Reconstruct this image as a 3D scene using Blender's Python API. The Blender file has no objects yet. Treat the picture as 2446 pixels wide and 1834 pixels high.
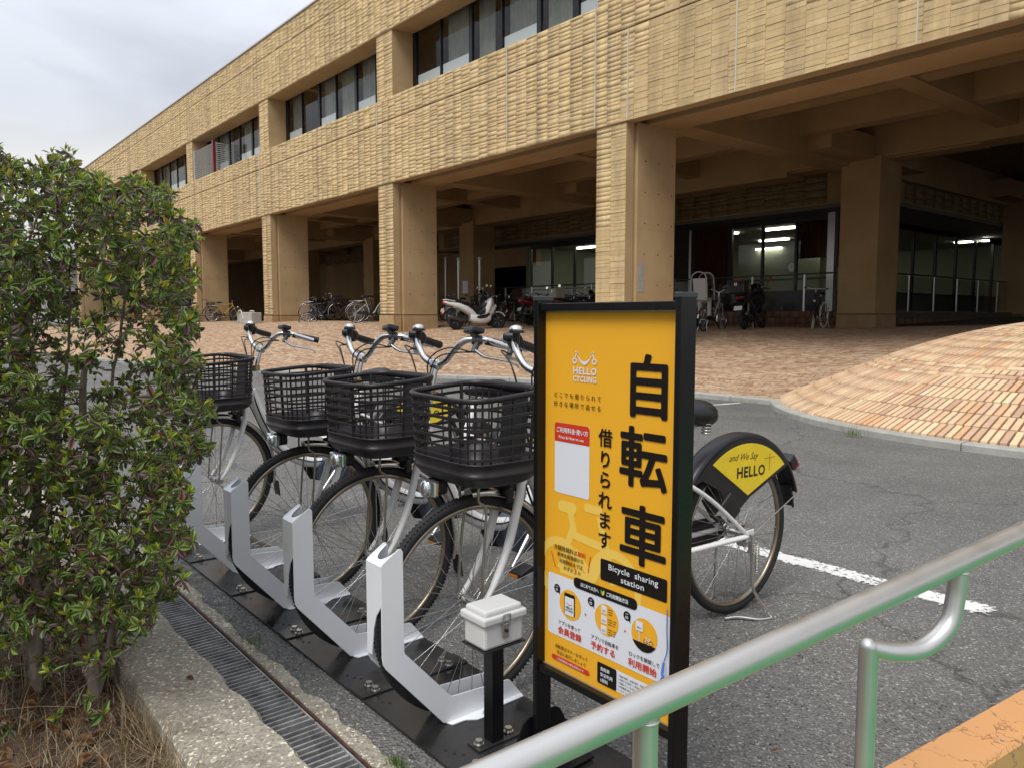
import bpy, bmesh, math, random
import numpy as np
from mathutils import Vector, Matrix, Euler
R = math.radians
rnd = random.Random(7)
C = bpy.data.collections.new('place')
bpy.context.scene.collection.children.link(C)
scene = bpy.context.scene

# ---------------------------------------------------------------- camera
FPX, HY, VX, CAMH = 1837.0, 757.0, -290.0, 1.25
pitch = math.atan((917.0 - HY) / FPX)
yaw = math.atan((1223.0 - VX) / (FPX / math.cos(pitch)))
Fh = Vector((-math.cos(yaw), math.sin(yaw), 0))
Fw = (Fh * math.cos(pitch) - Vector((0, 0, 1)) * math.sin(pitch)).normalized()
Rt = Vector((math.sin(yaw), math.cos(yaw), 0))
Up = Rt.cross(Fw)
cd = bpy.data.cameras.new('camera'); cam = bpy.data.objects.new('camera', cd)
scene.collection.objects.link(cam)
cam.matrix_world = Matrix((( Rt.x, Up.x, -Fw.x, 0), (Rt.y, Up.y, -Fw.y, 0), (Rt.z, Up.z, -Fw.z, CAMH), (0, 0, 0, 1)))
cd.sensor_fit = 'HORIZONTAL'; cd.sensor_width = 36.0
cd.lens = 36.0 * FPX / 2446.0
cd.clip_start = 0.02; cd.clip_end = 2000
scene.camera = cam

# ---------------------------------------------------------------- world, sun, exposure
SUN_EL, SUN_AZ = 56.0, 158.0      # azimuth: degrees from +Y clockwise (the sun stands behind the camera)
w = bpy.data.worlds.new('World'); scene.world = w; w.use_nodes = True
nt = w.node_tree; nt.nodes.clear()
def N(tree, typ, **kw):
    n = tree.nodes.new(typ)
    for k, v in kw.items(): setattr(n, k, v)
    return n
sky = N(nt, 'ShaderNodeTexSky', sky_type='NISHITA', sun_disc=False)
sky.sun_elevation = R(SUN_EL); sky.sun_rotation = R(SUN_AZ)
sky.air_density = 1.0; sky.dust_density = 2.0
tc = N(nt, 'ShaderNodeTexCoord')
sep = N(nt, 'ShaderNodeSeparateXYZ'); nt.links.new(tc.outputs['Generated'], sep.inputs[0])
mz = N(nt, 'ShaderNodeMath', operation='MAXIMUM'); nt.links.new(sep.outputs['Z'], mz.inputs[0]); mz.inputs[1].default_value = 0.0
az = N(nt, 'ShaderNodeMath', operation='ADD'); nt.links.new(mz.outputs[0], az.inputs[0]); az.inputs[1].default_value = 0.22
dx = N(nt, 'ShaderNodeMath', operation='DIVIDE'); nt.links.new(sep.outputs['X'], dx.inputs[0]); nt.links.new(az.outputs[0], dx.inputs[1])
dy = N(nt, 'ShaderNodeMath', operation='DIVIDE'); nt.links.new(sep.outputs['Y'], dy.inputs[0]); nt.links.new(az.outputs[0], dy.inputs[1])
cv = N(nt, 'ShaderNodeCombineXYZ'); nt.links.new(dx.outputs[0], cv.inputs[0]); nt.links.new(dy.outputs[0], cv.inputs[1])
n1 = N(nt, 'ShaderNodeTexNoise'); n1.inputs['Scale'].default_value = 1.15; n1.inputs['Detail'].default_value = 7.0
n1.inputs['Roughness'].default_value = 0.48; n1.inputs['Distortion'].default_value = 0.35
nt.links.new(cv.outputs[0], n1.inputs['Vector'])
cr = N(nt, 'ShaderNodeValToRGB')
cr.color_ramp.elements[0].position = 0.40; cr.color_ramp.elements[0].color = (1.95, 2.1, 2.45, 1)
cr.color_ramp.elements[1].position = 0.62; cr.color_ramp.elements[1].color = (3.7, 3.86, 4.22, 1)
nt.links.new(n1.outputs['Fac'], cr.inputs[0])
# whiter cloud base low over the horizon, all the way round
hz = N(nt, 'ShaderNodeMapRange', interpolation_type='SMOOTHSTEP')
hz.inputs['From Min'].default_value = 0.13; hz.inputs['From Max'].default_value = 0.27
hz.inputs['To Min'].default_value = 1.0; hz.inputs['To Max'].default_value = 0.0
n2 = N(nt, 'ShaderNodeMath', operation='MULTIPLY_ADD'); nt.links.new(n1.outputs['Fac'], n2.inputs[0]); n2.inputs[1].default_value = 0.16
nt.links.new(sep.outputs['Z'], n2.inputs[2])
n3 = N(nt, 'ShaderNodeMath', operation='SUBTRACT'); nt.links.new(n2.outputs[0], n3.inputs[0]); n3.inputs[1].default_value = 0.08
nt.links.new(n3.outputs[0], hz.inputs['Value'])
mx = N(nt, 'ShaderNodeMix', data_type='RGBA'); nt.links.new(hz.outputs['Result'], mx.inputs['Factor'])
nt.links.new(cr.outputs[0], mx.inputs['A']); mx.inputs['B'].default_value = (4.9, 4.85, 4.8, 1)
# an overcast sky is brighter towards the zenith (CIE overcast sky, softened)
ci = N(nt, 'ShaderNodeMath', operation='MULTIPLY_ADD'); nt.links.new(mz.outputs[0], ci.inputs[0]); ci.inputs[1].default_value = 2.0; ci.inputs[2].default_value = 0.86
mc = N(nt, 'ShaderNodeVectorMath', operation='SCALE'); nt.links.new(mx.outputs['Result'], mc.inputs[0]); nt.links.new(ci.outputs[0], mc.inputs['Scale'])
ms = N(nt, 'ShaderNodeMix', data_type='RGBA'); ms.inputs['Factor'].default_value = 0.93
nt.links.new(sky.outputs[0], ms.inputs['A']); nt.links.new(mc.outputs[0], ms.inputs['B'])
bg = N(nt, 'ShaderNodeBackground'); bg.inputs['Strength'].default_value = 0.105
nt.links.new(ms.outputs['Result'], bg.inputs['Color'])
ow = N(nt, 'ShaderNodeOutputWorld'); nt.links.new(bg.outputs[0], ow.inputs['Surface'])
sd = bpy.data.lights.new('sun', 'SUN'); sd.energy = 1.5; sd.angle = R(28); sd.color = (1.0, 0.96, 0.9)
sun = bpy.data.objects.new('sun', sd); scene.collection.objects.link(sun)
dirv = Vector((math.sin(R(SUN_AZ)) * math.cos(R(SUN_EL)), math.cos(R(SUN_AZ)) * math.cos(R(SUN_EL)), math.sin(R(SUN_EL))))
sun.rotation_euler = dirv.to_track_quat('Z', 'Y').to_euler()
vs = scene.view_settings
vs.view_transform = 'Standard'; vs.look = 'None'; vs.gamma = 1.0; vs.use_curve_mapping = False
vs.exposure = 0.62
cy = scene.cycles
cy.use_denoising = True; cy.max_bounces = 8; cy.diffuse_bounces = 3; cy.glossy_bounces = 4
cy.transmission_bounces = 6; cy.transparent_max_bounces = 12; cy.sample_clamp_indirect = 8.0
cy.caustics_reflective = False; cy.caustics_refractive = False

# ---------------------------------------------------------------- materials
def lin(c): return tuple((x / 12.92 if x <= 0.04045 else ((x + 0.055) / 1.055) ** 2.4) for x in (v / 255.0 for v in c))
MT = {}
def mat(name, col, rough=0.6, metal=0.0, var=0.0, vscale=8.0, bump=0.0, bscale=60.0, spec=0.5, col2=None, rvar=0.0, coat=0.0, emit=None, detail=4.0, obj=False, stretch=None):
    if name in MT: return MT[name]
    m = bpy.data.materials.new(name); m.use_nodes = True; t = m.node_tree
    b = t.nodes['Principled BSDF']
    b.inputs['Base Color'].default_value = (*col, 1); b.inputs['Roughness'].default_value = rough
    b.inputs['Metallic'].default_value = metal; b.inputs['Specular IOR Level'].default_value = spec
    if coat: b.inputs['Coat Weight'].default_value = coat; b.inputs['Coat Roughness'].default_value = 0.08
    if emit: b.inputs['Emission Color'].default_value = (*emit[:3], 1); b.inputs['Emission Strength'].default_value = emit[3]
    co = None
    if var or bump or rvar:
        g = N(t, 'ShaderNodeTexCoord') if obj else N(t, 'ShaderNodeNewGeometry')
        co = g.outputs['Object'] if obj else g.outputs['Position']
        if stretch:
            mp = N(t, 'ShaderNodeMapping'); mp.inputs['Scale'].default_value = stretch; t.links.new(co, mp.inputs[0]); co = mp.outputs[0]
    if var or rvar:
        n = N(t, 'ShaderNodeTexNoise'); n.inputs['Scale'].default_value = vscale; n.inputs['Detail'].default_value = detail
        n.inputs['Roughness'].default_value = 0.6
        t.links.new(co, n.inputs['Vector'])
        if var:
            r = N(t, 'ShaderNodeValToRGB'); r.color_ramp.elements[0].position = 0.3; r.color_ramp.elements[1].position = 0.7
            c2 = col2 if col2 else tuple(min(1, x * (1 + var)) for x in col)
            r.color_ramp.elements[0].color = (*[x * (1 - (0 if col2 else var)) for x in col], 1); r.color_ramp.elements[1].color = (*c2, 1)
            t.links.new(n.outputs['Fac'], r.inputs[0]); t.links.new(r.outputs[0], b.inputs['Base Color'])
        if rvar:
            q = N(t, 'ShaderNodeMapRange'); q.inputs['To Min'].default_value = max(0, rough - rvar); q.inputs['To Max'].default_value = min(1, rough + rvar)
            q.inputs['From Min'].default_value = 0.3; q.inputs['From Max'].default_value = 0.7
            t.links.new(n.outputs['Fac'], q.inputs['Value']); t.links.new(q.outputs[0], b.inputs['Roughness'])
    if bump:
        n = N(t, 'ShaderNodeTexNoise'); n.inputs['Scale'].default_value = bscale; n.inputs['Detail'].default_value = 6
        t.links.new(co, n.inputs['Vector'])
        bm = N(t, 'ShaderNodeBump'); bm.inputs['Strength'].default_value = 1.0; bm.inputs['Distance'].default_value = bump
        t.links.new(n.outputs['Fac'], bm.inputs['Height']); t.links.new(bm.outputs[0], b.inputs['Normal'])
    MT[name] = m
    return m

def brick_mat(name, cols, per_object, rough=0.8, dirt=0.25, bump=0.0015, streak=0.0):
    """a brick whose own colour is picked from a list, by the object or by the 'pick' attribute of a joined mesh"""
    m = bpy.data.materials.new(name); m.use_nodes = True; t = m.node_tree; b = t.nodes['Principled BSDF']
    b.inputs['Roughness'].default_value = rough; b.inputs['Specular IOR Level'].default_value = 0.3
    if per_object:
        s = N(t, 'ShaderNodeObjectInfo').outputs['Random']
    else:
        s = N(t, 'ShaderNodeAttribute', attribute_name='pick').outputs['Fac']
    r = N(t, 'ShaderNodeValToRGB'); r.color_ramp.interpolation = 'LINEAR'
    e = r.color_ramp.elements
    while len(e) < len(cols): e.new(0.5)
    for i, c in enumerate(cols):
        e[i].position = i / (len(cols) - 1); e[i].color = (*c, 1)
    t.links.new(s, r.inputs[0])
    g = N(t, 'ShaderNodeNewGeometry')
    n = N(t, 'ShaderNodeTexNoise'); n.inputs['Scale'].default_value = 9.0; n.inputs['Detail'].default_value = 8; n.inputs['Roughness'].default_value = 0.7
    t.links.new(g.outputs['Position'], n.inputs['Vector'])
    q = N(t, 'ShaderNodeMapRange'); q.inputs['From Min'].default_value = 0.3; q.inputs['From Max'].default_value = 0.7
    q.inputs['To Min'].default_value = 1 - dirt; q.inputs['To Max'].default_value = 1 + dirt * 0.5
    t.links.new(n.outputs['Fac'], q.inputs['Value'])
    mm = N(t, 'ShaderNodeMix', data_type='RGBA', blend_type='MULTIPLY'); mm.inputs['Factor'].default_value = 1
    t.links.new(r.outputs[0], mm.inputs['A']); t.links.new(q.outputs[0], mm.inputs['B'])
    res = mm.outputs['Result']
    if streak:                                  # rain streaks and grime that run down the wall
        mp = N(t, 'ShaderNodeMapping'); mp.inputs['Scale'].default_value = (2.6, 2.6, .16); t.links.new(g.outputs['Position'], mp.inputs[0])
        n5 = N(t, 'ShaderNodeTexNoise'); n5.inputs['Scale'].default_value = 1.0; n5.inputs['Detail'].default_value = 7; n5.inputs['Roughness'].default_value = .65; t.links.new(mp.outputs[0], n5.inputs['Vector'])
        r5 = N(t, 'ShaderNodeValToRGB'); r5.color_ramp.elements[0].position = .34; r5.color_ramp.elements[0].color = (1 - streak, 1 - streak * 1.02, 1 - streak * .95, 1); r5.color_ramp.elements[1].position = .56; r5.color_ramp.elements[1].color = (1.03, 1.03, 1.0, 1)
        t.links.new(n5.outputs['Fac'], r5.inputs[0])
        m5 = N(t, 'ShaderNodeMix', data_type='RGBA', blend_type='MULTIPLY'); m5.inputs['Factor'].default_value = 1; t.links.new(res, m5.inputs['A']); t.links.new(r5.outputs[0], m5.inputs['B']); res = m5.outputs['Result']
    t.links.new(res, b.inputs['Base Color'])
    n2 = N(t, 'ShaderNodeTexNoise'); n2.inputs['Scale'].default_value = 70.0; n2.inputs['Detail'].default_value = 5
    t.links.new(g.outputs['Position'], n2.inputs['Vector'])
    bm = N(t, 'ShaderNodeBump'); bm.inputs['Distance'].default_value = bump; t.links.new(n2.outputs['Fac'], bm.inputs['Height'])
    t.links.new(bm.outputs[0], b.inputs['Normal'])
    return m

def glass_mat(name, tint=(1, 1, 1), rough=0.0, refl=1.0):
    m = bpy.data.materials.new(name); m.use_nodes = True; t = m.node_tree; t.nodes.clear()
    tr = N(t, 'ShaderNodeBsdfTransparent'); tr.inputs[0].default_value = (*tint, 1)
    gl = N(t, 'ShaderNodeBsdfGlossy'); gl.inputs['Roughness'].default_value = rough; gl.inputs[0].default_value = (refl, refl, refl, 1)
    fr = N(t, 'ShaderNodeFresnel'); fr.inputs['IOR'].default_value = 1.52
    mx = N(t, 'ShaderNodeMixShader'); o = N(t, 'ShaderNodeOutputMaterial')
    ge = N(t, 'ShaderNodeNewGeometry'); ff = N(t, 'ShaderNodeMath', operation='SUBTRACT'); ff.inputs[0].default_value = 1.0; t.links.new(ge.outputs['Backfacing'], ff.inputs[1])
    fm = N(t, 'ShaderNodeMath', operation='MULTIPLY'); t.links.new(fr.outputs[0], fm.inputs[0]); t.links.new(ff.outputs[0], fm.inputs[1])
    t.links.new(fm.outputs[0], mx.inputs[0]); t.links.new(tr.outputs[0], mx.inputs[1]); t.links.new(gl.outputs[0], mx.inputs[2])
    t.links.new(mx.outputs[0], o.inputs['Surface'])
    return m

# ---------------------------------------------------------------- mesh builder
class MB:
    def __init__(s): s.v = []; s.f = []; s.m = []; s.s = []
    def add(s, vs, fs, mi=0, smooth=False):
        k = len(s.v); s.v.extend([tuple(p) for p in vs])
        for f in fs: s.f.append(tuple(i + k for i in f)); s.m.append(mi); s.s.append(smooth)
    def box(s, c, d, rot=None, mi=0, taper=1.0):
        x, y, z = d[0] / 2, d[1] / 2, d[2] / 2
        p = [Vector((a * x * (taper if k > 0 else 1), b * y * (taper if k > 0 else 1), k * z)) for k in (-1, 1) for a, b in ((-1, -1), (1, -1), (1, 1), (-1, 1))]
        if rot is not None:
            M = rot if isinstance(rot, Matrix) else Euler(rot).to_matrix()
            p = [M @ q for q in p]
        c = Vector(c); p = [q + c for q in p]
        s.add(p, [(3, 2, 1, 0), (4, 5, 6, 7), (0, 1, 5, 4), (1, 2, 6, 5), (2, 3, 7, 6), (3, 0, 4, 7)], mi)
    def bb(s, x0, x1, y0, y1, z0, z1, mi=0): s.box(((x0 + x1) / 2, (y0 + y1) / 2, (z0 + z1) / 2), (x1 - x0, y1 - y0, z1 - z0), None, mi)
    def rbox(s, c, d, r=0.01, rot=None, mi=0):
        """box with chamfered edges"""
        bm = bmesh.new(); bmesh.ops.create_cube(bm, size=1.0)
        for v in bm.verts: v.co = Vector((v.co.x * d[0], v.co.y * d[1], v.co.z * d[2]))
        bmesh.ops.bevel(bm, geom=bm.edges[:], offset=r, segments=2, profile=0.5, affect='EDGES')
        M = Matrix.Identity(3) if rot is None else (rot if isinstance(rot, Matrix) else Euler(rot).to_matrix())
        bm.verts.index_update()
        s.add([M @ v.co + Vector(c) for v in bm.verts], [[v.index for v in f.verts] for f in bm.faces], mi, False)
        bm.free()
    def tube(s, pts, r, n=8, closed=False, caps=True, mi=0, smooth=True, flat=1.0):
        pts = [Vector(p) for p in pts]; L = len(pts)
        rr = r if isinstance(r, (list, tuple)) else [r] * L
        prev = None; rings = []
        for i, p in enumerate(pts):
            a = pts[(i - 1) % L] if (closed or i > 0) else p
            b = pts[(i + 1) % L] if (closed or i < L - 1) else p
            t = (b - a).normalized() if (b - a).length > 1e-9 else Vector((0, 0, 1))
            if prev is None:
                u = t.cross(Vector((0, 0, 1)));
                if u.length < 1e-3: u = t.cross(Vector((1, 0, 0)))
                u.normalize()
            else:
                u = prev - t * prev.dot(t)
                u.normalize()
            prev = u; vv = t.cross(u)
            rings.append([p + (u * math.cos(2 * math.pi * k / n) + vv * math.sin(2 * math.pi * k / n) * flat) * rr[i] for k in range(n)])
        s.loft(rings, caps and not closed, mi, smooth, closed)
    def loft(s, rings, caps=True, mi=0, smooth=True, closed=False):
        n = len(rings[0]); L = len(rings)
        vs = [p for r in rings for p in r]; fs = []
        for i in range(L if closed else L - 1):
            j = (i + 1) % L
            for k in range(n): fs.append((i * n + k, i * n + (k + 1) % n, j * n + (k + 1) % n, j * n + k))
        s.add(vs, fs, mi, smooth)
        if caps:
            s.add(rings[0], [tuple(range(n))[::-1]], mi, False); s.add(rings[-1], [tuple(range(n))], mi, False)
    def hull(s, secs, n=16, e=2.6, mi=0, caps=True):
        """rounded body along local x; secs: (x, zc, half_y, half_z[, yc])"""
        rings = []
        for q in secs:
            x, zc, hy, hz = q[:4]; yc = q[4] if len(q) > 4 else 0
            ring = []
            for k in range(n):
                a = 2 * math.pi * k / n; c, d = math.cos(a), math.sin(a)
                ring.append((x, yc + hy * math.copysign(abs(c) ** (2 / e), c), zc + hz * math.copysign(abs(d) ** (2 / e), d)))
            rings.append(ring)
        s.loft(rings, caps, mi, True)
    def prism(s, poly, axis, a, b, mi=0, smooth=False):
        """2-D outline extruded along an axis between a and b"""
        def P(p, t):
            return {'x': (t, p[0], p[1]), 'y': (p[0], t, p[1]), 'z': (p[0], p[1], t)}[axis]
        n = len(poly)
        vs = [P(p, a) for p in poly] + [P(p, b) for p in poly]
        fs = [tuple(range(n)), tuple(range(2 * n - 1, n - 1, -1))] + [(k, k + n, (k + 1) % n + n, (k + 1) % n) for k in range(n)]
        if axis == 'y': fs = [f[::-1] for f in fs]
        s.add(vs, [f[::-1] for f in fs], mi, smooth)
    def torus(s, c, Rr, r, axis='y', n=48, m=10, mi=0, sy=1.0):
        rings = []
        for i in range(n):
            a = 2 * math.pi * i / n; ring = []
            for k in range(m):
                b = 2 * math.pi * k / m; q = Rr + r * math.cos(b); h = r * math.sin(b) * sy
                d = {'y': (q * math.cos(a), h, q * math.sin(a)), 'z': (q * math.cos(a), q * math.sin(a), h), 'x': (h, q * math.cos(a), q * math.sin(a))}[axis]
                ring.append((c[0] + d[0], c[1] + d[1], c[2] + d[2]))
            rings.append(ring)
        s.loft(rings, False, mi, True, True)
    def disc(s, c, r, h, axis='y', n=20, mi=0, r2=None):
        r2 = r if r2 is None else r2
        def P(a, q, t):
            u, v = q * math.cos(a), q * math.sin(a)
            d = {'y': (u, t, v), 'z': (u, v, t), 'x': (t, u, v)}[axis]
            return (c[0] + d[0], c[1] + d[1], c[2] + d[2])
        A = [P(2 * math.pi * k / n, r, -h / 2) for k in range(n)]; B = [P(2 * math.pi * k / n, r2, h / 2) for k in range(n)]
        s.add(A + B, [(k, (k + 1) % n, (k + 1) % n + n, k + n) for k in range(n)], mi, True)
        s.add(A, [tuple(range(n))[::-1]], mi); s.add(B, [tuple(range(n))], mi)
    def ball(s, c, r, mi=0, n=12, m=8):
        rx, ry, rz = r if isinstance(r, (tuple, list)) else (r, r, r)
        rings = []
        for j in range(m + 1):
            t = math.pi * (j / m - 0.5); ct = max(math.cos(t), 1e-3)
            rings.append([(c[0] + rx * ct * math.cos(2 * math.pi * k / n), c[1] + ry * ct * math.sin(2 * math.pi * k / n), c[2] + rz * math.sin(t)) for k in range(n)])
        s.loft(rings, True, mi, True)
    def build(s, name, mats, parent=None, fixn=True):
        me = bpy.data.meshes.new(name); me.from_pydata(s.v, [], s.f)
        for m in (mats if isinstance(mats, (list, tuple)) else [mats]): me.materials.append(m)
        me.polygons.foreach_set('material_index', s.m); me.polygons.foreach_set('use_smooth', s.s)
        if fixn and len(s.f) < 60000:
            bm = bmesh.new(); bm.from_mesh(me); bmesh.ops.recalc_face_normals(bm, faces=bm.faces); bm.to_mesh(me); bm.free()
        me.update()
        return link(name, me, parent)
def link(name, me, parent=None):
    o = bpy.data.objects.new(name, me); C.objects.link(o)
    if parent is not None: o.parent = parent
    return o
def empty(name, loc=(0, 0, 0), rz=0.0):
    o = bpy.data.objects.new(name, None); o.empty_display_size = 0.1; C.objects.link(o)
    o.location = loc; o.rotation_euler = (0, 0, rz); return o
def tag(o, label=None, cat=None, group=None, kind=None):
    if label: o['label'] = label
    if cat: o['category'] = cat
    if group: o['group'] = group
    if kind: o['kind'] = kind
    return o
def kids(o): return KID.get(o.name, [])
def copy_tree(o, loc=None, rz=None, parent=None):
    c = o.copy(); C.objects.link(c); c.parent = parent
    if loc is not None: c.location = loc
    if rz is not None: c.rotation_euler = (0, 0, rz)
    for ch in list(o.children): copy_tree(ch, None, None, c)
    return c
def bevel(o, wd=0.002, seg=2):
    m = o.modifiers.new('edge', 'BEVEL'); m.width = wd; m.segments = seg; m.limit_method = 'ANGLE'; m.angle_limit = R(40)
    return o
def arc(c, r, a0, a1, n): return [(c[0] + r * math.cos(R(a0 + (a1 - a0) * k / n)), c[1] + r * math.sin(R(a0 + (a1 - a0) * k / n))) for k in range(n + 1)]
def spline(pts, n=6):
    """Catmull-Rom through points"""
    P = [Vector(p) for p in pts]; P = [P[0] * 2 - P[1]] + P + [P[-1] * 2 - P[-2]]; out = []
    for i in range(1, len(P) - 2):
        for k in range(n):
            t = k / n
            out.append(0.5 * ((2 * P[i]) + (P[i + 1] - P[i - 1]) * t + (2 * P[i - 1] - 5 * P[i] + 4 * P[i + 1] - P[i + 2]) * t * t + (3 * P[i] - P[i - 1] - 3 * P[i + 1] + P[i + 2]) * t ** 3))
    out.append(P[-2]); return out
def fast_mesh(name, V, Fq, mats, parent=None, attr=None, smooth=False, mi=None):
    """joined mesh from numpy arrays of verts and faces (all faces with the same corner count)"""
    me = bpy.data.meshes.new(name); V = np.asarray(V, np.float32); Fq = np.asarray(Fq, np.int32); k = Fq.shape[1]; nf = len(Fq)
    me.vertices.add(len(V)); me.vertices.foreach_set('co', V.ravel())
    me.loops.add(nf * k); me.loops.foreach_set('vertex_index', Fq.ravel())
    me.polygons.add(nf); me.polygons.foreach_set('loop_start', np.arange(0, nf * k, k, dtype=np.int32))
    me.polygons.foreach_set('loop_total', np.full(nf, k, np.int32))
    for m in (mats if isinstance(mats, (list, tuple)) else [mats]): me.materials.append(m)
    if mi is not None: me.polygons.foreach_set('material_index', np.asarray(mi, np.int32))
    me.update(calc_edges=True); me.validate()
    if smooth: me.polygons.foreach_set('use_smooth', [True] * len(me.polygons))
    if attr is not None:
        a = me.attributes.new('pick', 'FLOAT', 'FACE'); a.data.foreach_set('value', np.asarray(attr, np.float32))
    return link(name, me, parent)
BOXF = [(4, 5, 6, 7), (0, 1, 5, 4), (1, 2, 6, 5), (2, 3, 7, 6), (3, 0, 4, 7)]      # a brick without its underside
def dist(p): return math.hypot(p[0], p[1])
# ---------------------------------------------------------------- ground heights
D = 11.63                                   # facade plane
MC, MR, MSL, MTOP = (-2.5, 12.0), 4.1, 0.45, 1.24   # brick mound: centre, rim radius, slope, top
EDGE = [(-60, 2.0), (-40, 3.4), (-25, 4.7), (-17.4, 6.47), (-16.45, 6.79), (-14.6, 7.85), (-12.91, 8.91), (-11.9, 9.38), (-11.17, 9.59), (-9.3, 9.8), (-7.5, 9.88), (-6.0, 9.87)]
CP = [(x, y, 0.07) for x, y in EDGE] + [
    (-20.4, 11.6, .81), (-24.5, 11.6, .98), (-29.5, 11.6, 1.04), (-38.8, 11.6, 1.02), (-48, 11.6, 1.02), (-60, 11.6, 1.0), (-18.4, 13.3, .87), (-27, 12.6, 1.07), (-23.3, 12.8, 1.03),
    (-38.5, 13, 1.05), (-11.0, 20.5, .93), (-14, 20.5, .93), (-20, 20.5, .97), (-30, 20.5, 1.06), (-45, 20.5, 1.06), (-60, 20.5, 1.06), (-11.0, 16.8, .95),
    (-10.3, 18.2, .95), (-8, 18, .95), (-10, 31, 1.24), (-4, 24, 1.2), (-2.4, 15, 1.15), (-5.5, 14.5, .82), (0, 20, 1.2), (4, 14, 1.16), (6, 30, 1.3), (-7.0, 11.6, .25), (-8.8, 12.5, .42), (-30, 34, 1.06), (-45, 34, 1.06)]
_P = np.array([c[:2] for c in CP], float); _Z = np.array([c[2] for c in CP])
def _phi(d): return np.sqrt(d * d + 0.6)
_A = _phi(np.linalg.norm(_P[:, None] - _P[None], axis=2)) + np.eye(len(_P)) * 0.02
_n = len(_P); _M = np.zeros((_n + 3, _n + 3)); _M[:_n, :_n] = _A; _M[:_n, _n] = 1; _M[:_n, _n + 1:] = _P; _M[_n, :_n] = 1; _M[_n + 1:, :_n] = _P.T
_W = np.linalg.solve(_M, np.concatenate([_Z, [0, 0, 0]]))
_EX = np.array([e[0] for e in EDGE]); _EY = np.array([e[1] for e in EDGE])
def hp(x, y):
    """height of the brick forecourt"""
    q = np.stack([np.atleast_1d(x), np.atleast_1d(y)], -1).astype(float)
    d = np.linalg.norm(q[..., None, :] - _P, axis=-1)
    z = _phi(d) @ _W[:_n] + _W[_n] + q @ _W[_n + 1:]
    # pinned to the kerb along the road edge
    t = np.clip((q[..., 1] - np.interp(q[..., 0], _EX, _EY)) / 1.2, 0, 1)
    return np.clip(0.07 * (1 - t) + z * t, 0.06, 1.5)
def H(x, y): return float(hp(x, y)[0])
def mz_(r):
    a = 0.085 + (MR - np.asarray(r, float)) * MSL; k = .62; h = np.maximum(k - np.abs(a - MTOP), 0) / k
    return np.minimum(a, MTOP) - h * h * k * .25
def hm(x, y):
    r = np.hypot(np.asarray(x) - MC[0], np.asarray(y) - MC[1])
    return mz_(r)

# ---------------------------------------------------------------- asphalt
m = bpy.data.materials.new('asphalt'); m.use_nodes = True; t = m.node_tree; b = t.nodes['Principled BSDF']
g = N(t, 'ShaderNodeNewGeometry'); P_ = g.outputs['Position']
big = N(t, 'ShaderNodeTexNoise'); big.inputs['Scale'].default_value = 0.9; big.inputs['Detail'].default_value = 6; big.inputs['Roughness'].default_value = 0.65; t.links.new(P_, big.inputs['Vector'])
r1 = N(t, 'ShaderNodeValToRGB'); r1.color_ramp.elements[0].position = .33; r1.color_ramp.elements[1].position = .68
r1.color_ramp.elements[0].color = (.145, .143, .134, 1); r1.color_ramp.elements[1].color = (.205, .201, .188, 1); t.links.new(big.outputs['Fac'], r1.inputs[0])
vo = N(t, 'ShaderNodeTexVoronoi'); vo.inputs['Scale'].default_value = 150; t.links.new(P_, vo.inputs['Vector'])
r2 = N(t, 'ShaderNodeValToRGB'); e = r2.color_ramp.elements
e[0].position = 0.0; e[0].color = (.42, .42, .42, 1); e[1].position = 1.0; e[1].color = (3.2, 3.2, 3.1, 1)
for p_, c_ in ((.45, .8), (.8, 1.15), (.93, 1.5), (.96, 2.6)):
    q = e.new(p_); q.color = (c_, c_, c_, 1)
sx = N(t, 'ShaderNodeSeparateColor'); t.links.new(vo.outputs['Color'], sx.inputs[0]); t.links.new(sx.outputs[0], r2.inputs[0])
mm = N(t, 'ShaderNodeMix', data_type='RGBA', blend_type='MULTIPLY'); mm.inputs['Factor'].default_value = .6
t.links.new(r1.outputs[0], mm.inputs['A']); t.links.new(r2.outputs[0], mm.inputs['B'])
# cracks
vc = N(t, 'ShaderNodeTexVoronoi', feature='DISTANCE_TO_EDGE'); vc.inputs['Scale'].default_value = 0.42
nd = N(t, 'ShaderNodeTexNoise'); nd.inputs['Scale'].default_value = 3.5; nd.inputs['Detail'].default_value = 5; t.links.new(P_, nd.inputs['Vector'])
va = N(t, 'ShaderNodeMix', data_type='RGBA', blend_type='ADD'); va.inputs['Factor'].default_value = .5; t.links.new(P_, va.inputs['A']); t.links.new(nd.outputs['Color'], va.inputs['B'])
t.links.new(va.outputs['Result'], vc.inputs['Vector'])
rc = N(t, 'ShaderNodeValToRGB'); rc.color_ramp.elements[0].position = .0015; rc.color_ramp.elements[0].color = (.35, .35, .33, 1); rc.color_ramp.elements[1].position = .006; rc.color_ramp.elements[1].color = (1, 1, 1, 1)
t.links.new(vc.outputs['Distance'], rc.inputs[0])
m2 = N(t, 'ShaderNodeMix', data_type='RGBA', blend_type='MULTIPLY'); m2.inputs['Factor'].default_value = .7
t.links.new(mm.outputs['Result'], m2.inputs['A']); t.links.new(rc.outputs[0], m2.inputs['B']); t.links.new(m2.outputs['Result'], b.inputs['Base Color'])
b.inputs['Roughness'].default_value = .78; b.inputs['Specular IOR Level'].default_value = .35
v2 = N(t, 'ShaderNodeTexVoronoi', feature='SMOOTH_F1'); v2.inputs['Scale'].default_value = 120; t.links.new(P_, v2.inputs['Vector'])
bu = N(t, 'ShaderNodeBump'); bu.inputs['Distance'].default_value = .011; bu.invert = True; t.links.new(v2.outputs['Distance'], bu.inputs['Height']); t.links.new(bu.outputs[0], b.inputs['Normal'])
M_ASPH = m
mb = MB(); mb.add([(-260, -160, 0), (260, -160, 0), (260, 420, 0), (-260, 420, 0)], [(0, 1, 2, 3)])
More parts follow.
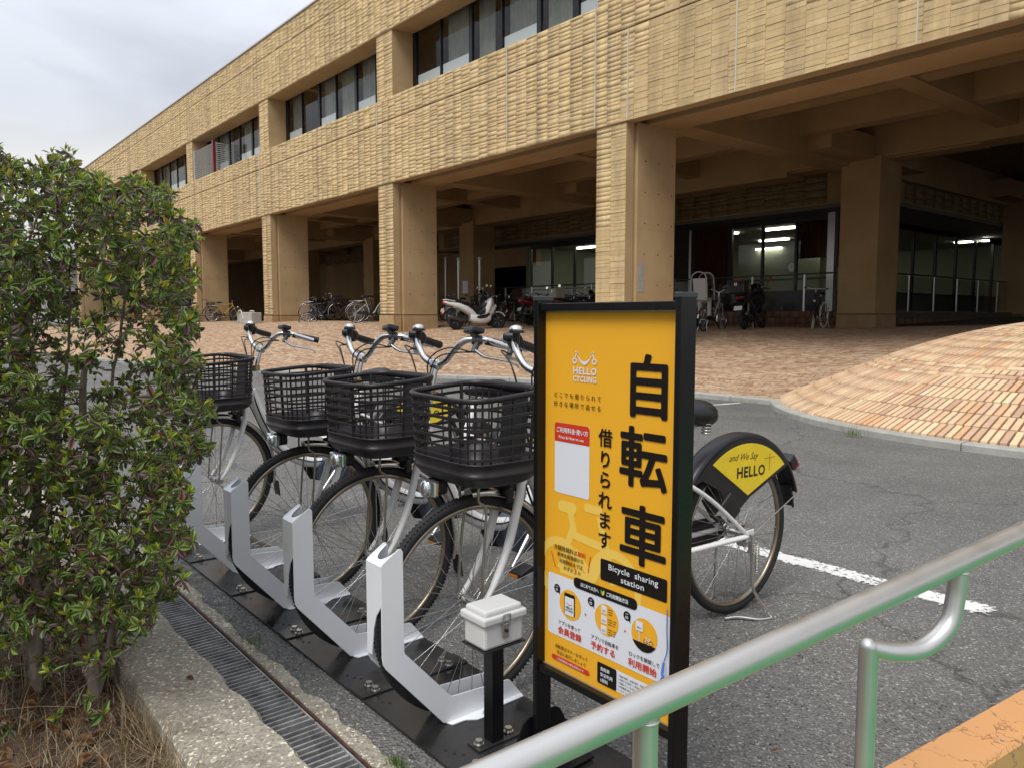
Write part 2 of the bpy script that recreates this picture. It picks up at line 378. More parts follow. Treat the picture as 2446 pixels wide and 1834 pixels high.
tag(mb.build('asphalt_road', M_ASPH, None, False), kind='structure')

# ---------------------------------------------------------------- forecourt paving: mortar sheet, then bricks
M_MORTAR = mat('mortar', (.10, .075, .055), .95, var=.3, vscale=14, bump=.003, bscale=90)
xs = np.concatenate([np.arange(-62, -30, 1.0), np.arange(-30, 14.1, .25)])
V, F, ok = [], [], {}
for i, x in enumerate(xs):
    y0 = float(np.interp(x, _EX, _EY)) if x < -6.0 else 9.87
    ys = np.concatenate([np.linspace(y0 - .02, 15.0, 36), np.arange(15.7, 42, 1.3)])
    zz = hp(np.full(len(ys), x), ys)
    hmv = hm(x, ys); mask = ((np.hypot(x - MC[0], ys - MC[1]) < MR) & (hmv > zz)) | ((x > -2.5) & (ys < 16))
    zz = np.where(mask, np.minimum(zz, np.maximum(hmv - .06, -.15)), zz)
    nY = len(ys); V += [(x, y, z - .026) for y, z in zip(ys, zz)]
for i in range(len(xs) - 1):
    for k in range(nY - 1): F.append((i * nY + k, (i + 1) * nY + k, (i + 1) * nY + k + 1, i * nY + k + 1))
paving = fast_mesh('forecourt_paving', V, F, M_MORTAR, smooth=True); tag(paving, kind='structure')
PC = [(.35, .215, .13), (.51, .345, .22), (.45, .285, .175), (.59, .42, .275), (.54, .355, .23), (.63, .48, .325), (.41, .245, .15)]
M_PB = brick_mat('paving_brick', PC, False, dirt=.32); M_PBO = brick_mat('paving_brick_single', PC, True, dirt=.32)
bl, bw, gj = .215, .07, .009
BR = []
y = 4.0; row = 0
while y < 21.0:
    x = -50.0 + (row % 2) * .11 + rnd.uniform(-.02, .02)
    band = row in (88, 89)
    L0 = bl if not band else .1
    while x < .5:
        L_ = L0 + rnd.uniform(-.006, .006); xc = x + L_ / 2
        if y > np.interp(xc, _EX, _EY) + .05 and (math.hypot(xc - MC[0], y - MC[1]) > MR + .07 or (float(hm(xc, y)) < H(xc, y) - .01 and xc < MC[0])) and (y < 13.4 or xc > -24):
            BR.append((xc, y, L_))
        x += L_ + gj
    y += bw + gj; row += 1
BR.sort(key=lambda q: q[0] ** 2 + q[1] ** 2)
bx = np.array([q[0] for q in BR]); by = np.array([q[1] for q in BR]); bL = np.array([q[2] for q in BR])
rs = np.random.RandomState(5)
def brick_corners(cx, cy, L_, W_, zfun, ang=None):
    n = len(cx); ang = np.zeros(n) if ang is None else ang
    ca, sa = np.cos(ang), np.sin(ang); out = np.zeros((n, 8, 3))
    tilt = rs.uniform(-.0012, .0012, (n, 4)) + rs.uniform(-.0015, .0015, (n, 1))
    for k, (a, b_) in enumerate(((-1, -1), (1, -1), (1, 1), (-1, 1))):
        for lay in (0, 1):
            s_ = 1.0 if lay == 0 else .94
            px, py = a * L_ / 2 * s_, b_ * W_ / 2 * (s_ if lay == 0 else .9)
            X, Y = cx + px * ca - py * sa, cy + px * sa + py * ca
            out[:, k + 4 * lay, 0] = X; out[:, k + 4 * lay, 1] = Y
            out[:, k + 4 * lay, 2] = zfun(X, Y) + (-.06 if lay == 0 else 0) + (tilt[:, k] if lay else 0)
    return out
cor = brick_corners(bx, by, bL, np.full(len(bx), bw), hp)
def lay_bricks(cor, nsingle, m_one, m_all, parent, name, allname):
    n = len(cor)
    for i in range(min(nsingle, n)):
        c0 = cor[i].mean(0); me = bpy.data.meshes.new(name)
        me.from_pydata([tuple(p) for p in (cor[i] - c0)], [], BOXF); me.materials.append(m_one); me.update()
        o = link(name, me, parent); o.location = c0
    if n > nsingle:
        k = n - nsingle; F_ = (np.array(BOXF)[None] + (np.arange(k) * 8)[:, None, None]).reshape(-1, 4)
        o = fast_mesh(allname, cor[nsingle:].reshape(-1, 3), F_, m_all, parent, attr=np.repeat(rs.rand(k), 5)); tag(o, kind='stuff')
lay_bricks(cor, 300, M_PBO, M_PB, paving, 'brick', 'brickwork')

# ---------------------------------------------------------------- brick mound round the corner pillar
MBC = [tuple(v * k for v, k in zip(c, (1.0, .93, .78))) for c in [(.60, .42, .31), (.76, .60, .44), (.72, .52, .39), (.66, .42, .27), (.80, .65, .47), (.56, .38, .31), (.78, .61, .45), (.70, .46, .34), (.82, .69, .52), (.52, .33, .25)]]
M_MB = brick_mat('mound_brick', MBC, False, dirt=.16); M_MBO = brick_mat('mound_brick_single', MBC, True, dirt=.16)
M_MJ = mat('mound_joint', (.014, .011, .009), .95, var=.4, vscale=20)
sl = math.atan(MSL); cs = math.cos(sl)
mb = MB(); ring = []
for rr in (MR + .01, 3.6, 3.1, 2.7, 2.4, 2.1, 1.8, 1.5, 1.2, .8, .05):
    ring.append([(MC[0] + rr * math.cos(2 * math.pi * k / 96), MC[1] + rr * math.sin(2 * math.pi * k / 96), float(mz_(rr)) - .034) for k in range(96)])
mb.loft(ring, False, 0, True)
mound = mb.build('brick_mound', M_MJ); tag(mound, 'sloping mound of radial pale and pink bricks rising from the kerb', 'brick mound')
rows = []; s_ = 0.0; top_len = (MTOP - .085) / MSL / cs
pat = ['h'] * 5 + ['s', 'q', 's'] + ['h'] * 4 + ['s', 'q', 's'] + ['h'] * 3
for ty in pat:
    ln = {'h': .225, 's': .068, 'q': .105}[ty]; wd = {'h': .07, 's': .215, 'q': .07}[ty]
    if s_ + ln > top_len: break
    rows.append((s_, ln, wd)); s_ += ln + .021
while MR - s_ * cs > .95:                                   # the flat top
    rows.append((s_, .22, .07)); s_ += .241
MBK = []
for (s0, ln, wd) in rows:
    ra, rb = MR - s0 * cs, MR - (s0 + ln) * cs
    nb = max(8, int(2 * math.pi * ra / (wd + .011))); off = rnd.random()
    for k in range(nb):
        a = (k + off) * 2 * math.pi / nb
        if not (math.pi * .72 < a % (2 * math.pi) < math.pi * 1.93): continue
        ga = .0102 / ra; q = []
        dz = [rnd.uniform(-.0015, .0015) for _ in range(4)]; sk = rnd.uniform(-.003, .003)
        hw = math.pi / nb - ga
        for lay in (0, 1):
            for j, (rr, aa) in enumerate(((ra, a - hw), (ra, a + hw), (rb, a + hw), (rb, a - hw))):
                rr += sk
                z = float(mz_(rr))
                f_ = 1 if lay == 0 else .95
                aa2 = a + (aa - a) * f_
                q.append((MC[0] + rr * math.cos(aa2), MC[1] + rr * math.sin(aa2), z + (-.05 if lay == 0 else .016 + dz[j])))
        MBK.append(q)
MBK = np.array(MBK); dd = np.hypot(MBK[:, 0, 0], MBK[:, 0, 1])
MBK = MBK[np.argsort(dd + np.where(MBK[:, 0, 0] > -.9, 50, 0))]
MBF = [(4, 5, 6, 7), (0, 1, 5, 4), (1, 2, 6, 5), (2, 3, 7, 6), (3, 0, 4, 7)]
lay_bricks(MBK, 300, M_MBO, M_MB, mound, 'brick', 'brickwork')

# ---------------------------------------------------------------- kerb stones along the forecourt and round the mound
M_KERB = mat('kerb_concrete', (.34, .33, .29), .9, var=.25, vscale=6, bump=.003, bscale=80, col2=(.45, .44, .40))
path = [(x, y) for x, y in EDGE if x > -40] + [(MC[0] + (MR + .06) * math.cos(R(a)), MC[1] + (MR + .06) * math.sin(R(a))) for a in range(211, 345, 3)]
kerb = empty('kerb'); tag(kerb, kind='structure')
PP = [Vector((x, y, 0)) for x, y in path]; cum = [0]
for a, b_ in zip(PP, PP[1:]): cum.append(cum[-1] + (b_ - a).length)
def along(s):
    for i in range(len(PP) - 1):
        if s <= cum[i + 1] or i == len(PP) - 2:
            return PP[i].lerp(PP[i + 1], (s - cum[i]) / max(1e-6, cum[i + 1] - cum[i]))
s_ = 0.0
while s_ < cum[-1] - .3:
    L_ = 1.2; mb = MB(); secs = []
    for k in range(5):
        a = along(min(cum[-1], s_ + .006 + (L_ - .012) * k / 4)); a2 = along(min(cum[-1], s_ + .02 + (L_ - .012) * k / 4))
        tdir = (a2 - a).normalized() if (a2 - a).length > 1e-6 else Vector((1, 0, 0)); nn = Vector((tdir.y, -tdir.x, 0))
        secs.append([a + nn * .075 + Vector((0, 0, -.1)), a + nn * .075 + Vector((0, 0, .062)), a + nn * .065 + Vector((0, 0, .074)), a - nn * .055 + Vector((0, 0, .08)), a - nn * .055 + Vector((0, 0, -.1))])
    mb.loft(secs, True, 0, False); mb.build('kerb_stone', M_KERB, kerb)
    s_ += L_

# road markings, worn at the edges
m = bpy.data.materials.new('road_paint'); m.use_nodes = True; t = m.node_tree; b = t.nodes['Principled BSDF']
b.inputs['Base Color'].default_value = (.74, .74, .71, 1); b.inputs['Roughness'].default_value = .7
g = N(t, 'ShaderNodeNewGeometry'); n = N(t, 'ShaderNodeTexNoise'); n.inputs['Scale'].default_value = 38; n.inputs['Detail'].default_value = 8; n.inputs['Roughness'].default_value = .75
t.links.new(g.outputs['Position'], n.inputs['Vector'])
nb_ = N(t, 'ShaderNodeTexNoise'); nb_.inputs['Scale'].default_value = 4; t.links.new(g.outputs['Position'], nb_.inputs['Vector'])
at = N(t, 'ShaderNodeAttribute', attribute_name='edge')
ad = N(t, 'ShaderNodeMath', operation='MULTIPLY_ADD'); t.links.new(at.outputs['Fac'], ad.inputs[0]); ad.inputs[1].default_value = .30; t.links.new(n.outputs['Fac'], ad.inputs[2])
ad2 = N(t, 'ShaderNodeMath', operation='MULTIPLY_ADD'); t.links.new(nb_.outputs['Fac'], ad2.inputs[0]); ad2.inputs[1].default_value = .3; t.links.new(ad.outputs[0], ad2.inputs[2])
rr_ = N(t, 'ShaderNodeMapRange'); rr_.inputs['From Min'].default_value = .78; rr_.inputs['From Max'].default_value = .72; t.links.new(ad2.outputs[0], rr_.inputs['Value'])
t.links.new(rr_.outputs[0], b.inputs['Alpha'])
M_PAINT = m
def stripe(p0, p1, wd, z=.004):
    p0, p1 = Vector((*p0, z)), Vector((*p1, z)); d = (p1 - p0); n_ = max(2, int(d.length / .1)); u = Vector((-d.y, d.x, 0)).normalized() * wd / 2
    V, F, E_ = [], [], []
    for i in range(n_ + 1):
        p = p0.lerp(p1, i / n_)
        for k, q in enumerate((-1, -.45, 0, .45, 1)):
            V.append(p + u * q); E_.append(1.0 if k in (0, 4) or i in (0, n_) else 0.0)
    for i in range(n_):
        for k in range(4): F.append((i * 5 + k, i * 5 + k + 1, i * 5 + k + 6, i * 5 + k + 5))
    me = bpy.data.meshes.new('road_marking'); me.from_pydata([tuple(v) for v in V], [], F); me.materials.append(M_PAINT)
    a = me.attributes.new('edge', 'FLOAT', 'POINT'); a.data.foreach_set('value', E_)
    o = link('road_marking', me); tag(o, kind='structure')
stripe((-1.13, 3.59), (-9.0, 3.55), .2)
stripe((-6.5, 9.72), (-6.9, 7.2), .1)
stripe((-12.6, 7.2), (-8.4, 6.32), .1)

# ---------------------------------------------------------------- building
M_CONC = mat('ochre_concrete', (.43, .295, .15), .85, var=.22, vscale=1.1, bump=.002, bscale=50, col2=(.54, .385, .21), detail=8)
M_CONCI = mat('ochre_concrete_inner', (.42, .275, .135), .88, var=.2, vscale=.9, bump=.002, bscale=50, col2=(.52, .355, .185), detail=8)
M_PLINTH = mat('weathered_plinth', (.40, .235, .095), .9, var=.3, vscale=2.2, bump=.003, bscale=40, col2=(.47, .36, .22), detail=9)
TC = [tuple(v * k for v, k in zip(c, (1.05, 1.10, 1.18))) for c in [(.50, .335, .155), (.61, .425, .205), (.56, .38, .18), (.66, .48, .25), (.54, .385, .20), (.63, .44, .215), (.47, .34, .18)]]
TC = [tuple(.6 * v + .4 * q for v, q in zip(c, (.64, .47, .245))) for c in TC]
M_TILE = brick_mat('ribbed_tile', TC, False, dirt=.16, bump=.002, streak=.26); M_TILEO = brick_mat('ribbed_tile_single', TC, True, dirt=.16, bump=.002, streak=.26)
M_DARK = mat('dark_frame', (.012, .012, .013), .35, spec=.5)
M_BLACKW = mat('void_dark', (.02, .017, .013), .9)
bld = empty('building', (0, 0, 0)); tag(bld, 'long ochre concrete building raised on pillars with ribbed tile bands', 'building')
XL, XR = -65.6, 7.5
Z0, ZB, ZG1, ZS, ZH, ZG2, ZT = 1.30, 5.10, 6.87, 7.50, 9.35, 10.85, 11.55
PIL = [-65.45 + 9 * k for k in range(9)]            # left faces of the pillars (0.9 wide)
def part(name, fn, m, par=None):
    mb = MB(); fn(mb); return mb.build(name, m, par or bld)
# facade backing panels
part('facade_panel', lambda q: q.bb(XL, XR, D, D + .25, ZB, ZG1 - .012), M_CONC)
part('facade_panel', lambda q: q.bb(XL, XR, D + .003, D + .25, ZG1 + .012, ZS), M_CONC)
part('facade_panel', lambda q: q.bb(XL, XR, D, D + .7, ZH, ZG2 - .012), M_CONC)
part('parapet', lambda q: q.bb(XL, XR, D + .003, D + .3, ZG2 + .012, ZT - .03), M_CONC)
part('joint_filler', lambda q: (q.bb(XL, XR, D + .02, D + .2, ZG1 - .012, ZG1 + .012), q.bb(XL, XR, D + .02, D + .2, ZG2 - .012, ZG2 + .012)), M_BLACKW)
part('coping', lambda q: q.bb(XL - .05, XR, D - .04, D + .36, ZT - .03, ZT + .02), mat('coping_metal', (.55, .53, .5), .5, metal=.3))
part('end_wall', lambda q: q.bb(XL - .3, XL, D + .1, D + 26, .8, ZT - .05), M_CONC)
part('roof', lambda q: q.bb(XL, XR, D + .36, D + 32, ZT - .4, ZT - .2), M_CONC)
# floor slabs and ceiling
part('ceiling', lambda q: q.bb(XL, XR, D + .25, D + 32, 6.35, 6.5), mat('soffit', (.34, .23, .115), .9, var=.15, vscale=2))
part('window_ceiling', lambda q: q.bb(XL, XR, D + .7, D + 4, 9.95, 10.1), M_CONC)
part('window_beam', lambda q: [q.bb(x + 2.2 + 2.25 * j, x + 2.5 + 2.25 * j, D + .7, D + 3.9, 9.5, 9.95) for x in PIL for j in range(3)], M_CONC)
part('upper_floor', lambda q: q.bb(XL, XR, D + .25, D + 8, ZS - .35, ZS - .2), M_CONC)
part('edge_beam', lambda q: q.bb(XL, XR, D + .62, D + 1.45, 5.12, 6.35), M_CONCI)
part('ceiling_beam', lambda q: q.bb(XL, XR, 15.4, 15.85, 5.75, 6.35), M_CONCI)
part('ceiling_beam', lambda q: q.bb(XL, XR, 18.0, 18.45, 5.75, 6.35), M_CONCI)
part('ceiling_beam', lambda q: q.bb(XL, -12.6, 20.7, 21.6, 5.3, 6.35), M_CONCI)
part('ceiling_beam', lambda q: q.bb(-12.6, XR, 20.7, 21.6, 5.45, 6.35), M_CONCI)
for x in PIL:
    part('cross_beam', lambda q: q.bb(x + .12, x + .78, D + 1.46, 44, 5.32, 6.34), M_CONCI)
    part('cross_beam', lambda q: (q.bb(x + 4.3, x + 4.75, D + 1.46, 44, 5.7, 6.345)), M_CONCI)
# pillars
TILES = []
def tile_col(x0, x1, z0, z1, yb, hmean=.085, pm=.0095):
    z = z0 + .004
    while z < z1 - .03:
        h = min(rnd.uniform(.6, 1.5) * hmean, z1 - z - .002)
        if z1 - (z + h) < .035: h = z1 - z - .003
        r_ = rnd.random()
        u_ = lambda lo, hi: rnd.uniform(lo, hi) * pm
        if r_ < .25: pl, pr_ = u_(.25, .4), u_(.25, .4)
        elif r_ < .47: pl, pr_ = u_(.3, .45), u_(.7, 1.2)
        elif r_ < .62: pl, pr_ = u_(.7, 1.2), u_(.3, .45)
        else: pl, pr_ = u_(.7, 1.25), u_(.7, 1.25)
        t_ = min(pl, pr_) * rnd.uniform(.55, .85); a, b_ = x0 + .004, x1 - .004
        sk = rnd.uniform(-.003, .003); zt = z + h - .003
        TILES.append([(a, yb, z), (b_, yb, z), (b_, yb, zt), (a, yb, zt), (a, yb - pl, z + .004 + sk), (b_, yb - pr_, z + .004 - sk), (b_, yb - t_, zt), (a, yb - t_, zt)])
        z += h
for k, x in enumerate(PIL):
    p = empty('pillar'); p.parent = bld
    zb = min(H(x + .1, D), H(x + .8, D)) - .3
    if k >= 8: continue
    part('shaft', lambda q: (q.bb(x + .03, x + .87, D + .32, D + 1.5, Z0 + .012, 5.12), q.bb(x + .0, x + .82, D + .03, D + .24, Z0 + .012, ZB - .002), q.bb(x + .1, x + .78, D + .24, D + .32, Z0 + .012, 5.11)), M_CONC, p)
    part('plinth', lambda q: (q.bb(x + .02, x + .875, D + .315, D + 1.51, zb, Z0 - .012), q.bb(x - .005, x + .825, D, D + .25, zb, Z0 - .012), q.bb(x + .1, x + .78, D + .25, D + .32, zb, Z0 - .012)), M_PLINTH, p)
    part('groove', lambda q: q.bb(x + .06, x + .78, D + .05, D + 1.46, Z0 - .012, Z0 + .012), M_BLACKW, p)
    part('pier', lambda q: q.bb(x, x + .88, D + .03, D + .72, ZS, ZH), M_CONC, p)
    o = part('tie_hole', lambda q: [q.disc((x + .871, D + .55 + .42 * cx, 1.9 + .62 * cz), .016, .004, 'x', 8) for cx in range(3) for cz in range(5)], M_BLACKW, p); tag(o, kind='stuff')
    part('casting_joint', lambda q: q.bb(x + .8695, x + .8715, D + .33, D + 1.49, 3.02 + .1 * (k % 3), 3.035 + .1 * (k % 3)), M_PLINTH, p)
    if k == 6: part('repair_patch', lambda q: q.bb(x + .870, x + .874, D + .36, D + .56, 1.75, 2.35), M_KERB, p)
    for j in range(2):
        a = x + .82 * j / 2
        tile_col(a, a + .41, Z0 + .02, ZB, D + .03)
        a = x + .88 * j / 2
        tile_col(a, a + .44, ZS + .0, ZH, D + .03)
# inner pillars with drop capitals
for (x, y) in [(p_ + .58, 20.6) for p_ in PIL[:7] if p_ > -50] + [(-10.87, 32.6), (-1.9, 32.6), (-1.9, 23.6)]:
    zb = H(x + .5, y) ; p = empty('inner_pillar'); p.parent = bld
    part('shaft', lambda q: q.bb(x, x + 1.06, y, y + 1.2, 1.33, 5.5), M_CONCI, p)
    part('plinth', lambda q: q.bb(x - .012, x + 1.072, y - .012, y + 1.21, zb - .3, 1.305), M_PLINTH, p)
    part('capital', lambda q: (q.bb(x - 2.3, x + 3.3, y + .25, y + .95, 5.42, 6.0), q.bb(x + .2, x + .86, y - 2.2, y + 3.2, 5.425, 6.005)), M_CONCI, p)
# ribbed columns on the wide bands
for (z0, z1, yb, hm_) in ((ZB, ZG1 - .02, D, .088), (ZG1 + .015, ZS, D + .003, .088), (ZH + .01, ZG2 - .02, D, .09), (ZG2 + .015, ZT - .04, D + .003, .09)):
    x = -65.5
    while x < XR - .4:
        wdt = .36 if x > -50 else .72
        tile_col(x, x + wdt, z0, z1, yb, hm_ if x > -50 else .14)
        x += wdt
TA = np.array(TILES); camv = np.array([0, 0, 1.25])
ctr = TA.mean(1); dv = np.linalg.norm(ctr - camv, axis=1)
az_ = ctr @ np.array(Fw) - camv @ np.array(Fw); uu = (ctr - camv) @ np.array(Rt) / az_ * FPX; vv = (ctr - camv) @ np.array(Up) / az_ * FPX
inview = (np.abs(uu) < 1223) & (vv < 917)
TA = TA[np.argsort(np.where(inview, dv, dv + 1000))]
TF = [(4, 5, 6, 7), (0, 1, 5, 4), (1, 2, 6, 5), (2, 3, 7, 6), (3, 0, 4, 7)]
lay_bricks(TA, 300, M_TILEO, M_TILE, bld, 'tile', 'tilework')
M_SEAL = mat('sealant', (.62, .58, .5), .6)
for (x, z0, z1) in ((-11.47, ZB, ZS), (-10.58, ZB, ZG1), (-14.35, ZB + .2, ZS), (-5.1, ZB, ZG1), (-8.1, ZB, ZG1), (-20.42, ZG1 - .2, ZS), (-29.42, ZB, ZS)):
    part('sealed_joint', lambda q: q.bb(x, x + .018, D - .034, D - .002, z0 + .005, z1 - .02), M_SEAL)
# upper windows
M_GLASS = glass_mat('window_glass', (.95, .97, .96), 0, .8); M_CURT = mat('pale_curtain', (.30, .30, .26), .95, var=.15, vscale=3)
M_WHITEB = mat('white_board', (.72, .74, .76), .5); M_ALU = mat('aluminium', (.42, .42, .42), .35, metal=.9)
WB = .74
for k in range(0, 8):
    x0, x1 = PIL[k] + .88, PIL[k] + 9.0; y = D + WB; nw = 6; wv = (x1 - x0) / nw
    for j in range(nw):
        a, b_ = x0 + j * wv, x0 + (j + 1) * wv; thick = .14 if j % 2 == 0 else .05
        wnd = part('window', lambda q: (q.bb(a, a + thick, y, y + .09, ZS, 9.62), q.bb(a + thick, b_, y, y + .09, ZS, ZS + .06), q.bb(a + thick, b_, y, y + .09, 9.5, 9.62)), M_DARK)
        part('pane', lambda q: q.bb(a + thick, b_, y + .04, y + .048, ZS + .06, 9.5), M_GLASS, wnd)
        if (j + k) % 4 != 1 or j > 3:
            def cur(q):
                n_ = 26; u0, u1 = a + thick + .02, b_ - rnd.choice((.02, .02, .35, .5))
                top = [(u0 + (u1 - u0) * i / n_, y + .22 + .035 * math.sin(i * 1.9 + rnd.random())) for i in range(n_ + 1)]
                q.add([(p_[0], p_[1], ZS + .08) for p_ in top] + [(p_[0], p_[1], 9.5) for p_ in top], [(i, i + 1, i + n_ + 2, i + n_ + 1) for i in range(n_)], 0, True)
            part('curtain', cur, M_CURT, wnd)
        if (j * 7 + k * 3) % 5 < 3:
            part('board', lambda q: q.bb(a + thick + .02, b_ - .04, y + .06, y + .08, ZS + .06, ZS + .68), M_WHITEB, wnd)
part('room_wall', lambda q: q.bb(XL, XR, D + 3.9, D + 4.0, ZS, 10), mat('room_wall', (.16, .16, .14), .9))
part('window_lintel', lambda q: q.bb(XL, XR, D + .76, D + .9, 9.62, 9.95), M_CONC)
# louvred screen in the fourth window bay
lv = empty('louvre_screen'); tag(lv, 'grey slatted louvre screen with a dark red post in a window recess', 'louvre screen')
M_SLAT = mat('grey_slat', (.55, .56, .56), .5)
lx0, lx1 = -37.5, -34.9
for i in range(15):
    z = ZS + .06 + i * .088
    part('slat', lambda q: q.box(((lx0 + lx1) / 2, D + .10, z), (lx1 - lx0, .055, .012), (R(-35), 0, 0)), M_SLAT, lv)
    part('slat', lambda q: q.box((lx1 + .16, D + .52, z), (.055, .75, .012), (0, R(35), 0)), M_SLAT, lv)
part('post', lambda q: q.bb(lx1 + .02, lx1 + .16, D + .03, D + .14, ZS, ZS + 1.42), mat('dark_red_paint', (.16, .012, .015), .4), lv)
part('stile', lambda q: (q.bb(lx0, lx0 + .05, D + .05, D + .13, ZS, ZS + 1.38), q.bb(lx1 + .1, lx1 + .19, D + .88, D + .93, ZS, ZS + 1.38)), M_SLAT, lv)
# rear walls under the building
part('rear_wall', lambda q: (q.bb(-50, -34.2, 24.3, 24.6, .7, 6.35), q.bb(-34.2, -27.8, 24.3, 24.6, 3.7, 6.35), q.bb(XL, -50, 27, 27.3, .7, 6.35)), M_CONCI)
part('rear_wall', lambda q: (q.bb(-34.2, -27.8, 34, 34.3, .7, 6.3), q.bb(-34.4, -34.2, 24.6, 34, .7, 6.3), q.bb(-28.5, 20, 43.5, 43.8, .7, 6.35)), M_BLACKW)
TILES2 = []
_T = TILES; TILES = TILES2
x = -50.0
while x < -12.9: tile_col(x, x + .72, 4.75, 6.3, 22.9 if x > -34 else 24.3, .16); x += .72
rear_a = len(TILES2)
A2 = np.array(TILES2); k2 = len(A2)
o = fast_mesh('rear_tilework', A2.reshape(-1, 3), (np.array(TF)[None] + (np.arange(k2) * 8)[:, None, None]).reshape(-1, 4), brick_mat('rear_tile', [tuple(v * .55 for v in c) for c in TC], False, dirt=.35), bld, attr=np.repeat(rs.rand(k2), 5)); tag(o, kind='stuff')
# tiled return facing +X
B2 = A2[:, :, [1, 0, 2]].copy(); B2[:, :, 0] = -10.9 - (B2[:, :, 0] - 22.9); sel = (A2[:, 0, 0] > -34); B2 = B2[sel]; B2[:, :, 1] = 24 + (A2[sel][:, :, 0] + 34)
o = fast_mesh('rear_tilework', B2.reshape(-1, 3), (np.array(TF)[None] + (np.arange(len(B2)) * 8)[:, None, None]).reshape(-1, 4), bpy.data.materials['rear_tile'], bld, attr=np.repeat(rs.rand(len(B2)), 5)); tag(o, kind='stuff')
TILES = _T
part('spandrel', lambda q: (q.bb(-34, -10.93, 22.93, 23.2, 4.72, 6.35), q.bb(-11.2, -10.93, 23.2, 44, 4.72, 6.35)), M_CONCI)
part('overhang', lambda q: q.bb(-34, -10.93, 22.93, 44, 4.6, 4.72), mat('overhang_grey', (.2, .19, .17), .9))
# ---------------------------------------------------------------- ground-floor office behind glass
OX0, OX1, OY0, OY1, OZ0, OZT = -28.0, -12.9, 24.0, 40.0, 1.38, 4.5
part('office_floor', lambda q: q.bb(-28.5, -10.4, 21.9, 41, 1.2, OZ0), mat('office_floor', (.10, .09, .08), .5))
part('office_wall', lambda q: (q.bb(OX0, -18.4, 33.0, 33.2, OZ0, OZT), q.bb(OX0 - .2, OX0, OY0, OY1, OZ0, OZT), q.bb(OX0, OX1, OY1, OY1 + .2, OZ0, OZT)), mat('office_wall', (.24, .255, .19), .8))
part('office_ceiling', lambda q: q.bb(OX0, OX1, OY0 + .15, OY1, OZT, OZT + .1), mat('office_ceiling', (.3, .3, .25), .9))
M_TUBE = mat('lit_tube', (.9, .95, .85), .5, emit=(1.0, .97, .82, 6.0))
for ix in range(6):
    for iy in range(4):
        if (ix * 3 + iy * 5) % 7 in (1, 4, 6): continue
        part('ceiling_light', lambda q: q.bb(-26.5 + ix * 2.5, -25.2 + ix * 2.5, 25.6 + iy * 3.6, 25.85 + iy * 3.6, OZT - .07, OZT - .01), M_TUBE)
for wl in ((-27.9, -22.0, 4), (-16.8, -12.95, 3)):
    x0, x1, nw = wl
    for j in range(nw):
        a, b_ = x0 + (x1 - x0) * j / nw, x0 + (x1 - x0) * (j + 1) / nw
        wnd = part('office_window', lambda q: (q.bb(a, a + .09, OY0, OY0 + .1, OZ0, OZT + .1), q.bb(a + .09, b_, OY0, OY0 + .1, OZT - .1, OZT + .1), q.bb(a + .09, b_, OY0, OY0 + .1, OZ0, OZ0 + .75), q.bb(a + .09, b_, OY0 - .01, OY0 + .09, OZ0 + 1.1, OZ0 + 1.16)), M_DARK)
        part('pane', lambda q: q.bb(a + .09, b_, OY0 + .05, OY0 + .058, OZ0 + .75, OZT - .1), glass_mat('office_glass', (.96, .98, .96), .0, .7) if 'office_glass' not in bpy.data.materials else bpy.data.materials['office_glass'], wnd)
for j in range(8):
    a, b_ = OY0 + .1 + 1.95 * j, OY0 + .1 + 1.95 * (j + 1)
    wnd = part('office_window', lambda q: (q.bb(OX1 - .1, OX1, a, a + .09, OZ0, OZT + .1), q.bb(OX1 - .1, OX1, a + .09, b_, OZT - .1, OZT + .1), q.bb(OX1 - .1, OX1, a + .09, b_, OZ0 + .7, OZ0 + .75)), M_DARK); part('reflection_pane', lambda q: q.bb(OX1 - .08, OX1 - .04, a + .09, b_, OZ0, OZ0 + .7), mat('reflection_pane', (.14, .145, .135), .25))  # lower glass built as an opaque panel, its pale reflection put into the grey
    part('pane', lambda q: q.bb(OX1 - .06, OX1 - .05, a + .09, b_, OZ0 + .75, OZT - .1), bpy.data.materials['office_glass'], wnd)
part('corner_post', lambda q: q.bb(OX1 - .12, OX1 + .12, OY0 - .1, OY0 + .14, OZ0, OZT + .1), mat('bright_alu', (.6, .6, .6), .3, metal=.8))
M_RED = mat('red_curtain', (.06, .013, .01), .95)
def rcur(u0, u1, z0, z1, along_y=None):
    def f(q):
        n_ = 24; pts = [(u0 + (u1 - u0) * i / n_, .04 * math.sin(i * 2.1)) for i in range(n_ + 1)]
        if along_y is None: vs_ = [(p_[0], OY0 + (.3 if u0 > -16 else -.06) + p_[1], z) for z in (z0, z1) for p_ in pts]
        else: vs_ = [(OX1 - .3 + p_[1], p_[0], z) for z in (z0, z1) for p_ in pts]
        q.add(vs_, [(i, i + 1, i + n_ + 2, i + n_ + 1) for i in range(n_)], 0, True)
    part('red_curtain', f, M_RED)
part('office_front_wall', lambda q: q.bb(-22.0, -16.8, OY0, OY0 + .25, OZ0, OZT + .1), mat('dark_cladding', (.05, .04, .032), .8)); part('door_frame', lambda q: q.bb(-18.6, -18.5, OY0 - .03, OY0, OZ0, OZT), M_ALU); rcur(-18.3, -16.9, OZ0 + .05, OZT); rcur(-14.4, -13.1, 3.2, OZT); rcur(24.2, 25.8, 2.9, OZT, 1)
clk = part('wall_clock', lambda q: q.disc((-19.6, 32.93, 3.52), .24, .06, 'y', 24), mat('clock_rim', (.05, .05, .05), .4)); clk.parent = None
tag(clk, 'round white wall clock in the lit office behind the glass', 'clock')
part('dial', lambda q: q.disc((-19.6, 32.89, 3.52), .21, .02, 'y', 24), mat('clock_dial', (.75, .75, .7), .5), clk)
